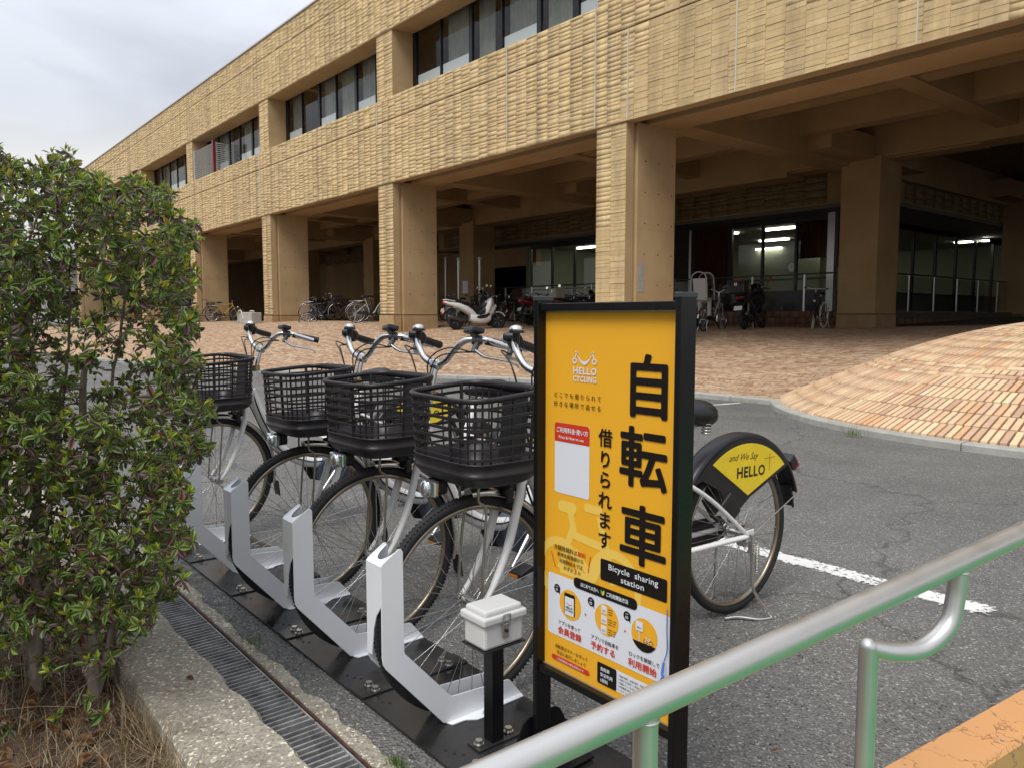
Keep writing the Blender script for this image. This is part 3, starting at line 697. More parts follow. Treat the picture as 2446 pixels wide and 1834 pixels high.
part('hand', lambda q: (q.box((-19.55, 32.87, 3.54), (.13, .01, .018), (0, R(-20), 0)), q.box((-19.63, 32.87, 3.56), (.02, .01, .12), (0, R(-40), 0))), mat('clock_hand', (.02, .02, .02), .5), clk)
part('desk', lambda q: [q.bb(-27 + 2.6 * i, -25.2 + 2.6 * i, 26.5, 27.3, OZ0, OZ0 + .75) for i in range(5)], mat('desk', (.25, .25, .24), .6))
# low brick wall and glass railing in front of the office
M_LB = brick_mat('low_wall_brick', [(.16, .08, .05), (.27, .15, .09), (.22, .11, .065), (.34, .2, .12)], False, dirt=.3)
lw = part('low_wall', lambda q: (q.bb(-28.5, -10.45, 21.55, 21.9, .6, 1.40), q.bb(-10.8, -10.45, 21.9, 36, .6, 1.405)), M_MORTAR)
LB = []
for r_ in range(4):
    z = 1.42 - .2 * (r_ + 1)
    for i in range(int(18 / .077)):
        x = -28.4 + i * .077; pr_ = rnd.uniform(.008, .014)
        LB.append([(x, 21.56, z), (x + .069, 21.56, z), (x + .069, 21.56, z + .192), (x, 21.56, z + .192), (x, 21.55 - pr_, z), (x + .069, 21.55 - pr_, z), (x + .069, 21.55 - pr_, z + .192), (x, 21.55 - pr_, z + .192)])
    for i in range(int(14 / .077)):
        y = 21.6 + i * .077; pr_ = rnd.uniform(.008, .014)
        LB.append([(-10.46, y, z), (-10.46, y + .069, z), (-10.46, y + .069, z + .192), (-10.46, y, z + .192), (-10.45 + pr_, y, z), (-10.45 + pr_, y + .069, z), (-10.45 + pr_, y + .069, z + .192), (-10.45 + pr_, y, z + .192)])
LB = np.array(LB); o = fast_mesh('brickwork', LB.reshape(-1, 3), (np.array(TF)[None] + (np.arange(len(LB)) * 8)[:, None, None]).reshape(-1, 4), M_LB, lw, attr=np.repeat(rs.rand(len(LB)), 5)); tag(o, kind='stuff')
rail = empty('glass_railing', (-10.6, 21.7, 1.4)); tag(rail, 'steel and glass railing on the low brick wall before the office windows', 'railing')
M_STEEL = mat('rail_steel', (.55, .55, .54), .3, metal=.9)
def rp(name, fn, m):
    mb = MB(); fn(mb); mb.v = [(p_[0] + 10.6, p_[1] - 21.7, p_[2] - 1.4) for p_ in mb.v]; return mb.build(name, m, rail)
rp('top_rail', lambda q: (q.tube([(-28.4, 21.7, 2.53), (-10.6, 21.7, 2.53)], .025), q.tube([(-10.6, 21.7, 2.53), (-10.6, 34, 2.53)], .025)), mat('rail_top', (.10, .09, .085), .35, metal=.6))
px_ = -10.7
M_RG = glass_mat('railing_glass', (.90, .92, .91), .02, .55)
while px_ > -28.3:
    rp('post', lambda q: q.bb(px_ - .03, px_ + .03, 21.68, 21.72, 1.4, 2.52), M_STEEL)
    rp('glass_panel', lambda q: q.bb(px_ - 1.75, px_ - .05, 21.697, 21.703, 1.45, 2.46), M_RG); px_ -= 1.8
py_ = 22.6
while py_ < 34:
    rp('post', lambda q: q.bb(-10.62, -10.58, py_ - .03, py_ + .03, 1.4, 2.52), M_STEEL)
    rp('glass_panel', lambda q: q.bb(-10.603, -10.597, py_ + .05, py_ + 1.75, 1.45, 2.46), M_RG); py_ += 1.8
# ================================================================ share bikes
M_WPAINT = mat('white_paint', (.85, .85, .83), .28, coat=.5, var=.04, vscale=9)
M_CHROME = mat('brushed_alloy', (.72, .71, .69), .22, metal=1.0, rvar=.08, vscale=30)
M_RIM = mat('bronze_rim', (.36, .31, .24), .3, metal=.9)
M_SPOKE = mat('steel_spoke', (.62, .61, .58), .25, metal=1.0)
M_RUB = mat('tyre_rubber', (.016, .016, .017), .75, var=.3, vscale=40, bump=.0012, bscale=260)
M_BPL = mat('black_plastic', (.017, .016, .018), .42, var=.15, vscale=20, rvar=.1)
M_BASK = mat('basket_plastic', (.019, .016, .018), .42, var=.2, vscale=10, rvar=.08)
M_SADD = mat('saddle_vinyl', (.014, .014, .015), .38)
M_CAB = mat('cable_black', (.012, .012, .012), .4)
M_LENS = mat('lamp_lens', (.70, .73, .76), .12, metal=.9)
M_REDL = mat('red_reflector', (.35, .01, .015), .2)
M_ORANGE = mat('amber_reflector', (.6, .2, .02), .25)
M_YEL = mat('yellow_print', (.92, .68, .03), .45, var=.06, vscale=12, obj=True)
M_INK = mat('black_print', (.015, .013, .012), .5)
M_MOTOR = mat('motor_housing', (.05, .06, .09), .4)
M_GREY = mat('mid_grey_plastic', (.08, .085, .09), .4)

def text_obj(body, h, m, parent, name='lettering', off=0.0, align='LEFT', space=1.0, shear=0.0, width=None, res=2):
    """flat print reading along local +X, lying in the local XZ plane and facing -Y; off thickens the strokes"""
    c = bpy.data.curves.new('t', 'FONT'); c.body = body; c.size = 1.0; c.align_x = align; c.space_character = space; c.shear = shear; c.resolution_u = res; c.fill_mode = 'FRONT'
    o = bpy.data.objects.new('t', c); scene.collection.objects.link(o)
    dg = bpy.context.evaluated_depsgraph_get(); me = bpy.data.meshes.new_from_object(o.evaluated_get(dg)); me.name = name
    bpy.data.objects.remove(o); bpy.data.curves.remove(c)
    V = np.zeros(len(me.vertices) * 3); me.vertices.foreach_get('co', V); V = V.reshape(-1, 3)
    s = h; sx_ = s
    if width is not None and len(V): sx_ = width / max(1e-6, V[:, 0].max() - V[:, 0].min())
    W_ = np.stack([V[:, 0] * sx_, np.zeros(len(V)), V[:, 1] * s], 1)
    F_ = [list(p.vertices) for p in me.polygons]; bpy.data.meshes.remove(me)
    b_ = off * s; mb = MB()
    shifts = [(0, 0)] if off < .003 else ([(0, 0), (b_, b_), (-b_, b_), (b_, -b_), (-b_, -b_)] if off < .02 else [(0, 0)] + [(b_ * math.cos(k * math.pi / 4), b_ * math.sin(k * math.pi / 4)) for k in range(8)])
    for i, (dx_, dz_) in enumerate(shifts): mb.add((W_ + np.array([dx_, -.000012 * i, dz_])).tolist(), F_)
    return mb.build(name, m, parent, False)

HUBF, HUBR, WR = (1.35, 0.352), (0.0, 0.345), .345
def wheel(cx, cz, name, root, r=WR, tw=.0175, m_rim=M_RIM, m_tyre=M_RUB, nsp=36, hub=.022, tread=False, spoke_r=.0013, m_sp=None):
    W_ = empty(name, (cx, 0, cz)); W_.parent = root
    mb = MB(); mb.torus((0, 0, 0), r - tw, tw, 'y', 72, 10)
    if tread:
        for i in range(150):
            a = 2 * math.pi * i / 150
            for sy in (-1, 1):
                q = r - .0035; mb.box((q * math.cos(a), sy * .0095, q * math.sin(a)), (.005, .008, .0075), Matrix.Rotation(-a, 3, 'Y'))
    mb.build('tyre', m_tyre, W_)
    mb = MB(); rr = r - 2 * tw + .004
    prof = [(rr, -.011), (rr, .011), (rr - .012, .009), (rr - .016, .004), (rr - .016, -.004), (rr - .012, -.009)]
    rings = [[(p[0] * math.cos(2 * math.pi * i / 72), p[1], p[0] * math.sin(2 * math.pi * i / 72)) for p in prof] for i in range(72)]
    mb.loft(rings, False, 0, True, True)
    mb.tube([(-rr + .03, 0, -.03), (-rr + .018, 0, -.028)], .0035, 5)
    mb.build('rim', m_rim, W_)
    mb = MB()
    for i in range(nsp):
        a = 2 * math.pi * i / nsp; sd = 1 if i % 2 else -1
        b_ = a + (.62 if (i // 2) % 2 else -.62)
        mb.tube([(hub * math.cos(b_), sd * .028, hub * math.sin(b_)), ((rr - .014) * math.cos(a), sd * .002, (rr - .014) * math.sin(a))], spoke_r, 4, caps=False)
    mb.build('spokes', m_sp or M_SPOKE, W_)
    mb = MB(); mb.disc((0, 0, 0), hub * .6, .07, 'y', 16); mb.disc((0, .03, 0), hub, .006, 'y', 16); mb.disc((0, -.03, 0), hub, .006, 'y', 16); mb.disc((0, 0, 0), .007, .13, 'y', 8); mb.disc((0, .066, 0), .012, .012, 'y', 6); mb.disc((0, -.066, 0), .012, .012, 'y', 6)
    mb.build('hub', M_CHROME, W_)
    return W_

STEER = []          # names of the parts that turn with the handlebar
def share_bike():
    root = empty('share_bicycle')
    def P(name, fn, m, par=None, steer=False):
        mb = MB(); fn(mb); o = mb.build(name, m, par or root)
        if steer: o['steer'] = 1
        return o
    w1 = wheel(HUBF[0], HUBF[1], 'front_wheel', root, tread=True); w1['steer'] = 1
    wheel(HUBR[0], HUBR[1], 'rear_wheel', root)
    # frame: big white step-through tube, seat tube, stays
    down = spline([(1.135, 0, .835), (1.09, 0, .72), (1.02, 0, .57), (.95, 0, .47), (.86, 0, .405), (.76, 0, .375), (.66, 0, .36)], 6)
    def frame(q):
        q.tube(down, [.030] * len(down), 16)
        q.tube([(1.107, 0, .945), (1.163, 0, .80)], .022, 14)
        q.tube([(.64, 0, .33), (.56, 0, .50), (.425, 0, .80)], .019, 12)
        for s in (-1, 1):
            q.tube(spline([(.62, s * .045, .335), (.48, s * .055, .345), (.2, s * .07, .348), (.02, s * .073, .346)], 4), .0115, 10)
            q.tube(spline([(.49, s * .02, .66), (.42, s * .055, .63), (.25, s * .07, .53), (.02, s * .073, .355)], 5), .0095, 10)
            q.rbox((0, s * .073, .347), (.055, .007, .05), .003)
        q.disc((.64, 0, .33), .03, .08, 'y', 16)
    P('frame', frame, M_WPAINT)
    P('headset', lambda q: (q.disc((1.1045, 0, .952), .026, .016, 'z', 16), q.disc((1.102, 0, .968), .023, .012, 'z', 16)), mat('brass_ring', (.42, .3, .16), .3, metal=.9))
    # fork: crown and two legs sweeping forward
    def fork(q):
        q.tube([(1.163, 0, .80), (1.185, 0, .735)], .02, 12)
        for s in (-1, 1):
            q.tube(spline([(1.183, s * .02, .735), (1.19, s * .048, .725), (1.205, s * .052, .66), (1.245, s * .054, .53), (1.30, s * .056, .42), (1.348, s * .057, .357)], 5), [.016] * 6 + [.0155] * 5 + [.0145] * 5 + [.012] * 5 + [.0095] * 5, 12)
        q.rbox((1.187, 0, .732), (.035, .12, .03), .008)
    P('fork', fork, M_WPAINT, None, True)
    # mudguards
    def guard(c, r, wd, a0, a1, n=26, th=.004):
        def f(q):
            secs = []
            for i in range(n + 1):
                a = R(a0 + (a1 - a0) * i / n); ca, sa = math.cos(a), math.sin(a)
                pr = [(r - .022, wd / 2), (r - .006, wd / 2 * .86), (r, wd / 4), (r + .001, 0), (r, -wd / 4), (r - .006, -wd / 2 * .86), (r - .022, -wd / 2), (r - .024, -wd / 2 + th), (r - .009, -wd / 2 * .8), (r - th, 0), (r - .009, wd / 2 * .8), (r - .024, wd / 2 - th)]
                secs.append([(c[0] + p[0] * ca, p[1], c[1] + p[0] * sa) for p in pr])
            q.loft(secs, True, 0, True)
        return f
    P('front_mudguard', guard(HUBF, .366, .05, 88, 192), M_CHROME, None, True)
    P('mud_flap', lambda q: q.box((1.35 - .375, 0, .245), (.006, .055, .09), (0, R(8), 0)), M_BPL, None, True)
    def cover(q):
        guard(HUBR, .425, .085, 32, 163, 34)(q)
        for s in (-1, 1):
            pts = [(HUBR[0] + .405 * math.cos(R(a)), HUBR[1] + .405 * math.sin(R(a))) for a in range(38, 146, 6)]
            pts += [(-.035, .50), (.06, .44), (.115, .46), (.16, .55), (.30, .62)]
            q.prism(pts, 'y', s * .04, s * .044)
        q.rbox((.10, .047, .475), (.075, .018, .11), .006, (0, R(38), 0)); q.rbox((.10, -.047, .475), (.075, .018, .11), .006, (0, R(38), 0))
    cov = P('rear_mudguard', cover, M_BPL)
    for s in (-1, 1):
        pts = [(.384 * math.cos(R(a)), .345 + .384 * math.sin(R(a))) for a in range(56, 137, 5)] + [(-.018, .345 + .165)]
        fan = P('side_panel', lambda q: q.prism(pts, 'y', s * .0442, s * .0462), M_YEL, cov)
        e = text_obj('HELLO', .062, M_INK, cov, off=.028, align='CENTER', space=1.08)
        e.location = (-.035, s * .0468, .345 + .243); e.rotation_euler = (0, R(2) * s, R(180) if s > 0 else 0)
        e = text_obj('and We Say', .040, M_INK, cov, align='CENTER', shear=.45)
        e.location = (.02 if s > 0 else -.06, s * .0468, .345 + .318); e.rotation_euler = (0, R(2) * s, R(180) if s > 0 else 0)
        P('pen_line', lambda q: (q.box((-.165, s * .0468, .345 + .308), (.075, .0006, .0012)), q.box((-.165, s * .0468, .345 + .29), (.0012, .0006, .075))), M_INK, cov)
    P('rear_flap', guard(HUBR, .405, .06, 158, 172, 6), M_BPL)
    P('tail_lamp', lambda q: q.rbox((-.395, 0, .595), (.045, .06, .05), .008, (0, R(35), 0)), M_REDL)
    P('tail_lamp_base', lambda q: q.rbox((-.375, 0, .605), (.05, .065, .06), .008, (0, R(35), 0)), M_BPL)
    # saddle
    def saddle(q):
        q.hull([(.222, .865, .045, .03), (.230, .868, .078, .045), (.258, .872, .095, .054), (.30, .875, .09, .052), (.35, .878, .066, .042), (.40, .88, .044, .034), (.455, .882, .034, .028), (.478, .88, .025, .02), (.486, .878, .01, .01)], 20, 2.3)
    P('saddle', saddle, M_SADD)
    P('saddle_springs', lambda q: [q.torus((.275, s * .055, .80 + .012 * k), .017, .0035, 'z', 14, 5) for s in (-1, 1) for k in range(4)] + [q.tube([(.26, s * .055, .845), (.29, s * .045, .825), (.38, s * .02, .82), (.45, s * .015, .85)], .004, 6) for s in (-1, 1)], M_CHROME)
    P('seat_post', lambda q: q.tube([(.43, 0, .79), (.40, 0, .862), (.37, 0, .862)], .0135, 12), M_CHROME)
    P('battery', lambda q: q.rbox((.445, 0, .565), (.085, .075, .33), .012, (0, R(-25), 0)), M_BPL)
    P('battery_label', lambda q: q.rbox((.41, .0385, .63), (.03, .002, .07), .0008, (0, R(-25), 0)), M_CHROME)
    # drive
    P('motor', lambda q: (q.disc((.66, 0, .325), .085, .11, 'y', 28), q.rbox((.60, 0, .30), (.14, .09, .11), .02)), M_MOTOR)
    P('chain_case', lambda q: q.prism([(.76, .40), (.79, .33), (.75, .26), (.66, .235), (.30, .285), (.0, .295), (-.05, .345), (0, .40), (.30, .41), (.66, .43)], 'y', -.085, -.075), M_BPL)
    def crank(q):
        for s in (-1, 1):
            q.tube([(.66, s * .085, .325), (.66 + s * .10, s * .095, .325 - s * .115)], [.014, .010], 8)
        q.disc((.66, 0, .325), .012, .2, 'y', 10)
    P('crank', crank, M_CHROME)
    for s in (-1, 1):
        pd = P('pedal', lambda q: q.rbox((.76 if s > 0 else .56, s * .15, .325 - s * .115), (.075, .085, .026), .006, (0, R(20), 0)), M_BPL)
        P('reflector', lambda q: (q.box(((.76 if s > 0 else .56) + .042, s * .15, .325 - s * .115 - .014), (.004, .05, .012))), M_ORANGE, pd)
    P('chain', lambda q: q.tube([(.66, -.06, .41), (.3, -.06, .375), (0, -.06, .385), (-.035, -.06, .345), (0, -.06, .31), (.3, -.06, .29), (.66, -.06, .24)], .004, 5), M_CAB)
    P('rear_brake', lambda q: q.disc((0, .05, .345), .05, .03, 'y', 24), M_CHROME); P('sprocket', lambda q: q.disc((0, -.055, .345), .03, .03, 'y', 16), M_CHROME)
    # two-legged stand
    def stand(q):
        for s in (-1, 1):
            q.tube(spline([(0, s * .085, .345), (.005, s * .09, .25), (.0, s * .10, .12), (-.06, s * .15, .012), (-.075, s * .155, .006)], 5), .0065, 8)
            q.tube(spline([(-.075, s * .155, .006), (.0, s * .13, .006), (.06, s * .07, .012), (.11, s * .04, .008)], 5), .0065, 8)
        q.box((0, .083, .315), (.02, .02, .08))
    P('kickstand', stand, M_CHROME)
    P('stand_spring', lambda q: [q.torus((-.02, .098, .31 - .0065 * k), .0085, .0017, 'z', 10, 4) for k in range(18)], M_SPOKE)
    P('mudguard_stay', lambda q: [q.tube([(0, s * .08, .345), (-.40, s * .04, .47)], .003, 6) for s in (-1, 1)] + [q.tube([(-.40, -.04, .47), (-.405, 0, .475), (-.40, .04, .47)], .003, 6)], M_SPOKE)
    # handlebar, stem and controls
    hb = [(1.03 - .13, .275, 1.128), (1.0 - .03, .243, 1.152), (1.0, .222, 1.163), (1.045, .168, 1.163), (1.068, .125, 1.13), (1.075, .07, 1.083), (1.07, 0, 1.065)]
    full = hb + [(p[0], -p[1], p[2]) for p in hb[-2::-1]]
    bar = P('handlebar', lambda q: q.tube(spline(full, 6), .0125, 12), M_CHROME, None, True)
    P('stem', lambda q: (q.tube([(1.10, 0, .955), (1.082, 0, 1.03), (1.072, 0, 1.06)], .0125, 12), q.rbox((1.07, 0, 1.065), (.042, .05, .042), .012, (0, R(-20), 0))), M_CHROME, None, True)
    for s in (-1, 1):
        P('grip', lambda q: q.tube([(.998, s * .223, 1.160), (.95, s * .238, 1.149), (.885, s * .264, 1.133), (.865, s * .272, 1.128)], [.0165, .0155, .0165, .0175], 12), M_BPL, None, True)
        lv_ = P('brake_lever', lambda q: q.tube(spline([(1.035, s * .205, 1.125), (1.01, s * .235, 1.10), (.96, s * .262, 1.09), (.91, s * .285, 1.075), (.895, s * .292, 1.058)], 4), [.0095] * 5 + [.0075] * 5 + [.006] * 5 + [.0055] * 2, 8, flat=.7), M_CHROME, None, True)
        P('lever_clamp', lambda q: (q.tube([(1.012, s * .205, 1.168), (1.022, s * .2, 1.15), (1.042, s * .2, 1.118)], [.014, .013, .010], 8), q.tube([(1.006, s * .21, 1.162), (1.02, s * .2, 1.162)], .0185, 10)), M_GREY, lv_)
    dsp = P('display', lambda q: q.rbox((1.03, .19, 1.198), (.05, .088, .022), .006, (R(6), R(-14), R(-12))), M_BPL, None, True)
    P('display_clamp', lambda q: (q.tube([(1.035, .182, 1.163), (1.012, .2, 1.163)], .0185, 10), q.box((1.028, .19, 1.18), (.022, .022, .03))), M_GREY, dsp)
    sh = P('shifter', lambda q: (q.tube([(1.032, -.18, 1.163), (1.0, -.222, 1.162), (.985, -.226, 1.16)], [.028, .03, .022], 16), q.rbox((1.03, -.205, 1.178), (.06, .05, .03), .01, (0, 0, R(35)))), M_BPL, None, True)
    P('shifter_window', lambda q: q.ball((1.038, -.222, 1.172), (.018, .018, .02), 0, 14, 8), mat('shifter_face', (.75, .75, .74), .2, metal=.6), sh)
    bl_ = P('bell', lambda q: (q.ball((1.055, -.145, 1.205), (.026, .026, .016), 0, 16, 8)), M_CHROME, None, True)
    P('bell_base', lambda q: (q.disc((1.055, -.145, 1.197), .027, .008, 'z', 18), q.tube([(1.055, -.145, 1.195), (1.052, -.15, 1.155)], .013, 8)), M_BPL, bl_)
    def cables(q):
        for s, k in ((1, 0), (1, 1), (-1, 0), (-1, 1)):
            q.tube(spline([(1.045, s * .198, 1.118), (1.10 + .02 * k, s * .15, 1.115 + .02 * k), (1.13 + .015 * k, s * (.08 - .02 * k), 1.09), (1.135, s * .035, 1.0), (1.15, s * .025, .9), (1.17, s * .022, .76)], 5), .0028, 5)
        q.tube(spline([(1.15, .02, .90), (1.11, .03, .74), (1.04, .032, .58), (.97, .034, .47), (.8, .035, .39), (.66, .035, .39)], 5), .004, 5)
        q.tube(spline([(1.165, -.02, .80), (1.12, -.03, .72), (1.05, -.032, .57), (.95, -.034, .44), (.66, -.035, .38)], 5), .004, 5)
    P('cables', cables, M_CAB)
    P('front_brake', lambda q: (q.rbox((1.22, 0, .712), (.03, .09, .03), .006), q.rbox((1.235, .045, .69), (.025, .02, .05), .005), q.rbox((1.235, -.045, .69), (.025, .02, .05), .005)), M_BPL, None, True)
    # basket
    bc, z0, z1 = 1.335, .765, 1.028
    def ringpt(a, hx, hy, e_=4.4):
        c, s = math.cos(a), math.sin(a); return (bc + hx * math.copysign(abs(c) ** (2 / e_), c), hy * math.copysign(abs(s) ** (2 / e_), s))
    def dims(t): return (.142 + .012 * t, .180 + .014 * t)
    def zrim(x, t): return z0 + (z1 - z0) * t + t * .07 * (bc - x)
    nseg = 56
    def basket(q):
        for t, hgt, th in ((0.30, .007, .006), (.42, .006, .005), (.52, .009, .005), (.64, .009, .005), (.76, .009, .005), (.88, .009, .005)):
            hx, hy = dims(t); rings = []
            for i in range(nseg):
                a = 2 * math.pi * i / nseg; o_, i_ = ringpt(a, hx, hy), ringpt(a, hx - th, hy - th); zz_ = zrim(o_[0], t)
                rings.append([(o_[0], o_[1], zz_ - hgt / 2), (o_[0], o_[1], zz_ + hgt / 2), (i_[0], i_[1], zz_ + hgt / 2), (i_[0], i_[1], zz_ - hgt / 2)])
            q.loft(rings, False, 0, False, True)
        nb_ = 26
        for i in range(nb_):
            a = 2 * math.pi * (i + .5) / nb_; wq = .010 if i % 6 == 0 else .0048
            pts = []
            for t in (.22, .98):
                hx, hy = dims(t); p = ringpt(a, hx - .006, hy - .006); pts.append((p[0], p[1], zrim(p[0], t)))
            q.tube(pts, wq * .62, 6, smooth=False)
    bk = P('basket', basket, M_BASK, None, True)
    def rim(q):
        rings = []; hx, hy = dims(1)
        for i in range(nseg):
            a = 2 * math.pi * i / nseg; o_, i_, oo = ringpt(a, hx + .001, hy + .001), ringpt(a, hx - .010, hy - .010), ringpt(a, hx + .004, hy + .004); zz_ = zrim(o_[0], 1)
            back = max(0, math.cos(a + math.pi)) ** 2 * .012
            rings.append([(o_[0], o_[1], zz_ - .014 - back), (oo[0], oo[1], zz_ - .008), (oo[0], oo[1], zz_ - .002), (o_[0], o_[1], zz_ + .002), (i_[0], i_[1], zz_ + .001), (i_[0], i_[1], zz_ - .014 - back)])
        q.loft(rings, False, 0, True, True)
    P('basket_rim', rim, M_BASK, bk)
    def tray(q):
        rings = []
        for t, gx in ((-.0, -.03), (0, -.012), (.07, 0), (.075, .002), (.12, .002), (.125, 0), (.225, 0), (.23, .003), (.245, .003), (.245, -.006), (.10, -.008), (.02, -.02)):
            hx, hy = dims(t); rings.append([(*ringpt(2 * math.pi * i / nseg, hx + gx, hy + gx), zrim(bc, t) + (-.012 if gx == -.03 else 0)) for i in range(nseg)])
        q.loft(rings, True, 0, True)
    P('basket_tray', tray, M_BASK, bk)
    P('basket_back_plate', lambda q: q.rbox((bc - .147, 0, .90), (.012, .11, .25), .004, (0, R(-5), 0)), M_BPL, bk)
    P('basket_bracket', lambda q: (q.box((1.19, 0, .775), (.10, .04, .012)), [q.tube(spline([(1.36, s * .064, .352), (1.345, s * .062, .55), (1.335, s * .055, .66), (1.36, s * .05, .69), (1.355, s * .05, .76)], 4), .0045, 6) for s in (-1, 1)]), mat('bracket_steel', (.36, .34, .30), .35, metal=.9), None, True)
    lamp = P('headlamp', lambda q: q.rbox((1.44, -.06, .728), (.05, .06, .05), .01), M_BPL, None, True)
    P('lamp_lens', lambda q: (q.rbox((1.47, -.062, .728), (.02, .10, .05), .006), q.ball((1.48, -.062, .724), (.016, .024, .028), 0, 14, 8)), M_LENS, lamp)
    P('spoke_reflector', lambda q: q.disc((1.255, .02, .42), .02, .008, 'y', 14), mat('clear_reflector', (.6, .62, .62), .15), None, True)
    P('maker_mark', lambda q: (q.box((1.075, .0268, .685), (.004, .001, .03), (0, R(-25), 0))), M_INK)
    return root

def steer(root, ang):
    """turn the handlebar, fork, front wheel and basket about the head tube"""
    p = Vector((1.1635, 0, .80)); ax = Vector((-.127, 0, .34)).normalized()
    M_ = Matrix.Translation(p) @ Matrix.Rotation(ang, 4, ax) @ Matrix.Translation(-p)
    for ch in root.children:
        if ch.get('steer'): ch.matrix_local = M_ @ ch.matrix_local
RX = [-1.91, -2.51, -3.11, -3.71, -4.31]
b0 = share_bike()
def put(o, xf, xr, lab):
    """front hub over the rack slot at xf, rear hub at xr"""
    fw_ = Vector((xf - xr, -1.35, 0)).normalized(); rz = math.atan2(fw_.y, fw_.x)
    o.location = (xr, 2.75, 0.0); o.rotation_euler = (0, 0, rz)
    tag(o, lab, 'bicycle', 'white share bicycles docked in the rack')
put(b0, -1.91, -1.865, 'white share bicycle with black basket nearest the yellow sign, its rear wheel beyond the sign')
others = [copy_tree(b0) for _ in range(3)]
put(others[0], -2.51, -2.53, 'white share bicycle docked second from the yellow sign, its yellow panel seen through the basket')
put(others[1], -3.11, -3.14, 'white share bicycle docked between the second bicycle and the empty wheel holder')
put(others[2], -4.31, -4.33, 'white share bicycle standing behind the shrub beyond the empty wheel holder')
steer(others[1], R(-2)); steer(others[2], R(7)); steer(b0, R(1.5))

# ================================================================ rack: base plates, wheel holders, bolts
M_WPC = mat('white_powder_coat', (.84, .86, .89), .42, bump=.0003, bscale=900)
M_PLATE = mat('black_steel_plate', (.012, .012, .013), .23, var=.5, vscale=5, rvar=.13, col2=(.03, .029, .028))
M_BOLT = mat('bolt_steel', (.62, .61, .58), .28, metal=1.0)
def plates():
    root = empty('rack_base_plate')
    mb = MB(); mb.bb(-.298, .298, 1.148, 1.570, .003, .012); bevel(mb.build('plate', M_PLATE, root), .001, 1)
    mb = MB(); mb.bb(-.345, -.255, 1.146, 1.572, .0125, .018); bevel(mb.build('lap_strip', M_PLATE, root), .001, 1)
    for (x, y) in ((-.315, 1.205), (-.272, 1.205), (-.315, 1.50), (-.272, 1.50)):
        mb = MB(); mb.disc((x, y, .0205), .0155, .004, 'z', 16); mb.disc((x, y, .0275), .0115, .011, 'z', 6); mb.build('bolt', M_BOLT, root)
    for (x, y) in ((-.20, 1.19), (-.18, 1.205), (.16, 1.19), (.19, 1.20), (.21, 1.215)):
        mb = MB(); mb.disc((x, y, .0124), .006, .001, 'z', 8); mb.build('hole', M_BLACKW, root)
    return root
PL = plates(); nms = ['end base plate of the rack beneath the white switch box post', 'black base plate under the second holder from the switch box', 'black base plate under the third holder from the switch box', 'black base plate under the empty wheel holder', 'black base plate at the far rack end behind the shrub', 'black base plate carrying the yellow sign stand']
for k, x in enumerate(RX + [-1.31]):
    o = PL if k == 0 else copy_tree(PL); o.location = (x, 0, 0); tag(o, nms[k], 'base plate', 'black steel plates bolted together under the rack')
def holder():
    """a folded sheet: two L-shaped cheeks, a front plate and a top lip that grip the front wheel"""
    root = empty('wheel_holder', (0, 0, .012))
    out = [(1.270, .004), (1.262, .008), (1.066, .234), (1.057, .25), (1.054, .27), (1.054, .537), (1.060, .545), (1.112, .578), (1.121, .577), (1.127, .567), (1.128, .27), (1.131, .262), (1.290, .085), (1.298, .082), (1.515, .068), (1.524, .063), (1.572, .004)]
    out = [(a, b_ + .0) for a, b_ in out]
    for s, nm in ((1, 'cheek'), (-1, 'cheek')):
        mb = MB(); mb.prism(out, 'x', s * .040, s * .043); bevel(mb.build(nm, M_WPC, root), .001, 1)
        mb = MB(); mb.prism([(s * .041, 1.275), (s * .062, 1.283), (s * .064, 1.33), (s * .085, 1.36), (s * .088, 1.40), (s * .085, 1.44), (s * .064, 1.47), (s * .062, 1.565), (s * .041, 1.572)], 'z', .001, .004); mb.build('foot_flange', M_WPC, root)
        mb = MB(); mb.disc((s * .073, 1.40, .007), .008, .008, 'z', 6); mb.build('bolt', M_BOLT, root)
    mb = MB(); mb.prism([(-.040, .262), (-.016, .262), (-.010, .30), (-.002, .345), (.012, .385), (.040, .42), (.040, .535), (-.040, .535)], 'y', 1.054, 1.057); mb.build('front_plate', M_WPC, root)
    # top lip with a rounded cut-out for the tyre
    mb = MB(); n = 14; V = []
    for i in range(n + 1):
        x = -.040 + .08 * i / n; inner = 1.118 - .046 * math.sqrt(max(0, 1 - (x / .033) ** 2)) if abs(x) < .033 else 1.118
        zt = lambda y: .537 + (y - 1.054) * .033 / .058
        V += [(x, 1.054, .537), (x, inner, zt(inner)), (x, inner, zt(inner) - .003), (x, 1.054, .534)]
    F = []
    for i in range(n):
        for k in range(4): F.append((i * 4 + k, i * 4 + (k + 1) % 4, i * 4 + 4 + (k + 1) % 4, i * 4 + 4 + k))
    mb.add(V, F); mb.build('top_lip', M_WPC, root)
    return root
HO = holder(); nms = ['white wheel holder nearest the switch box, gripping the bicycle beside the sign', 'white wheel holder second from the switch box with a tyre between its cheeks', 'white wheel holder third from the switch box, half in front of a front wheel', 'empty white wheel holder at the edge of the shrub', 'white wheel holder mostly hidden behind the shrub']
for k, x in enumerate(RX):
    o = HO if k == 0 else copy_tree(HO); o.location = (x, 0, .012); tag(o, nms[k], 'wheel holder', 'white wheel holders of the rack')

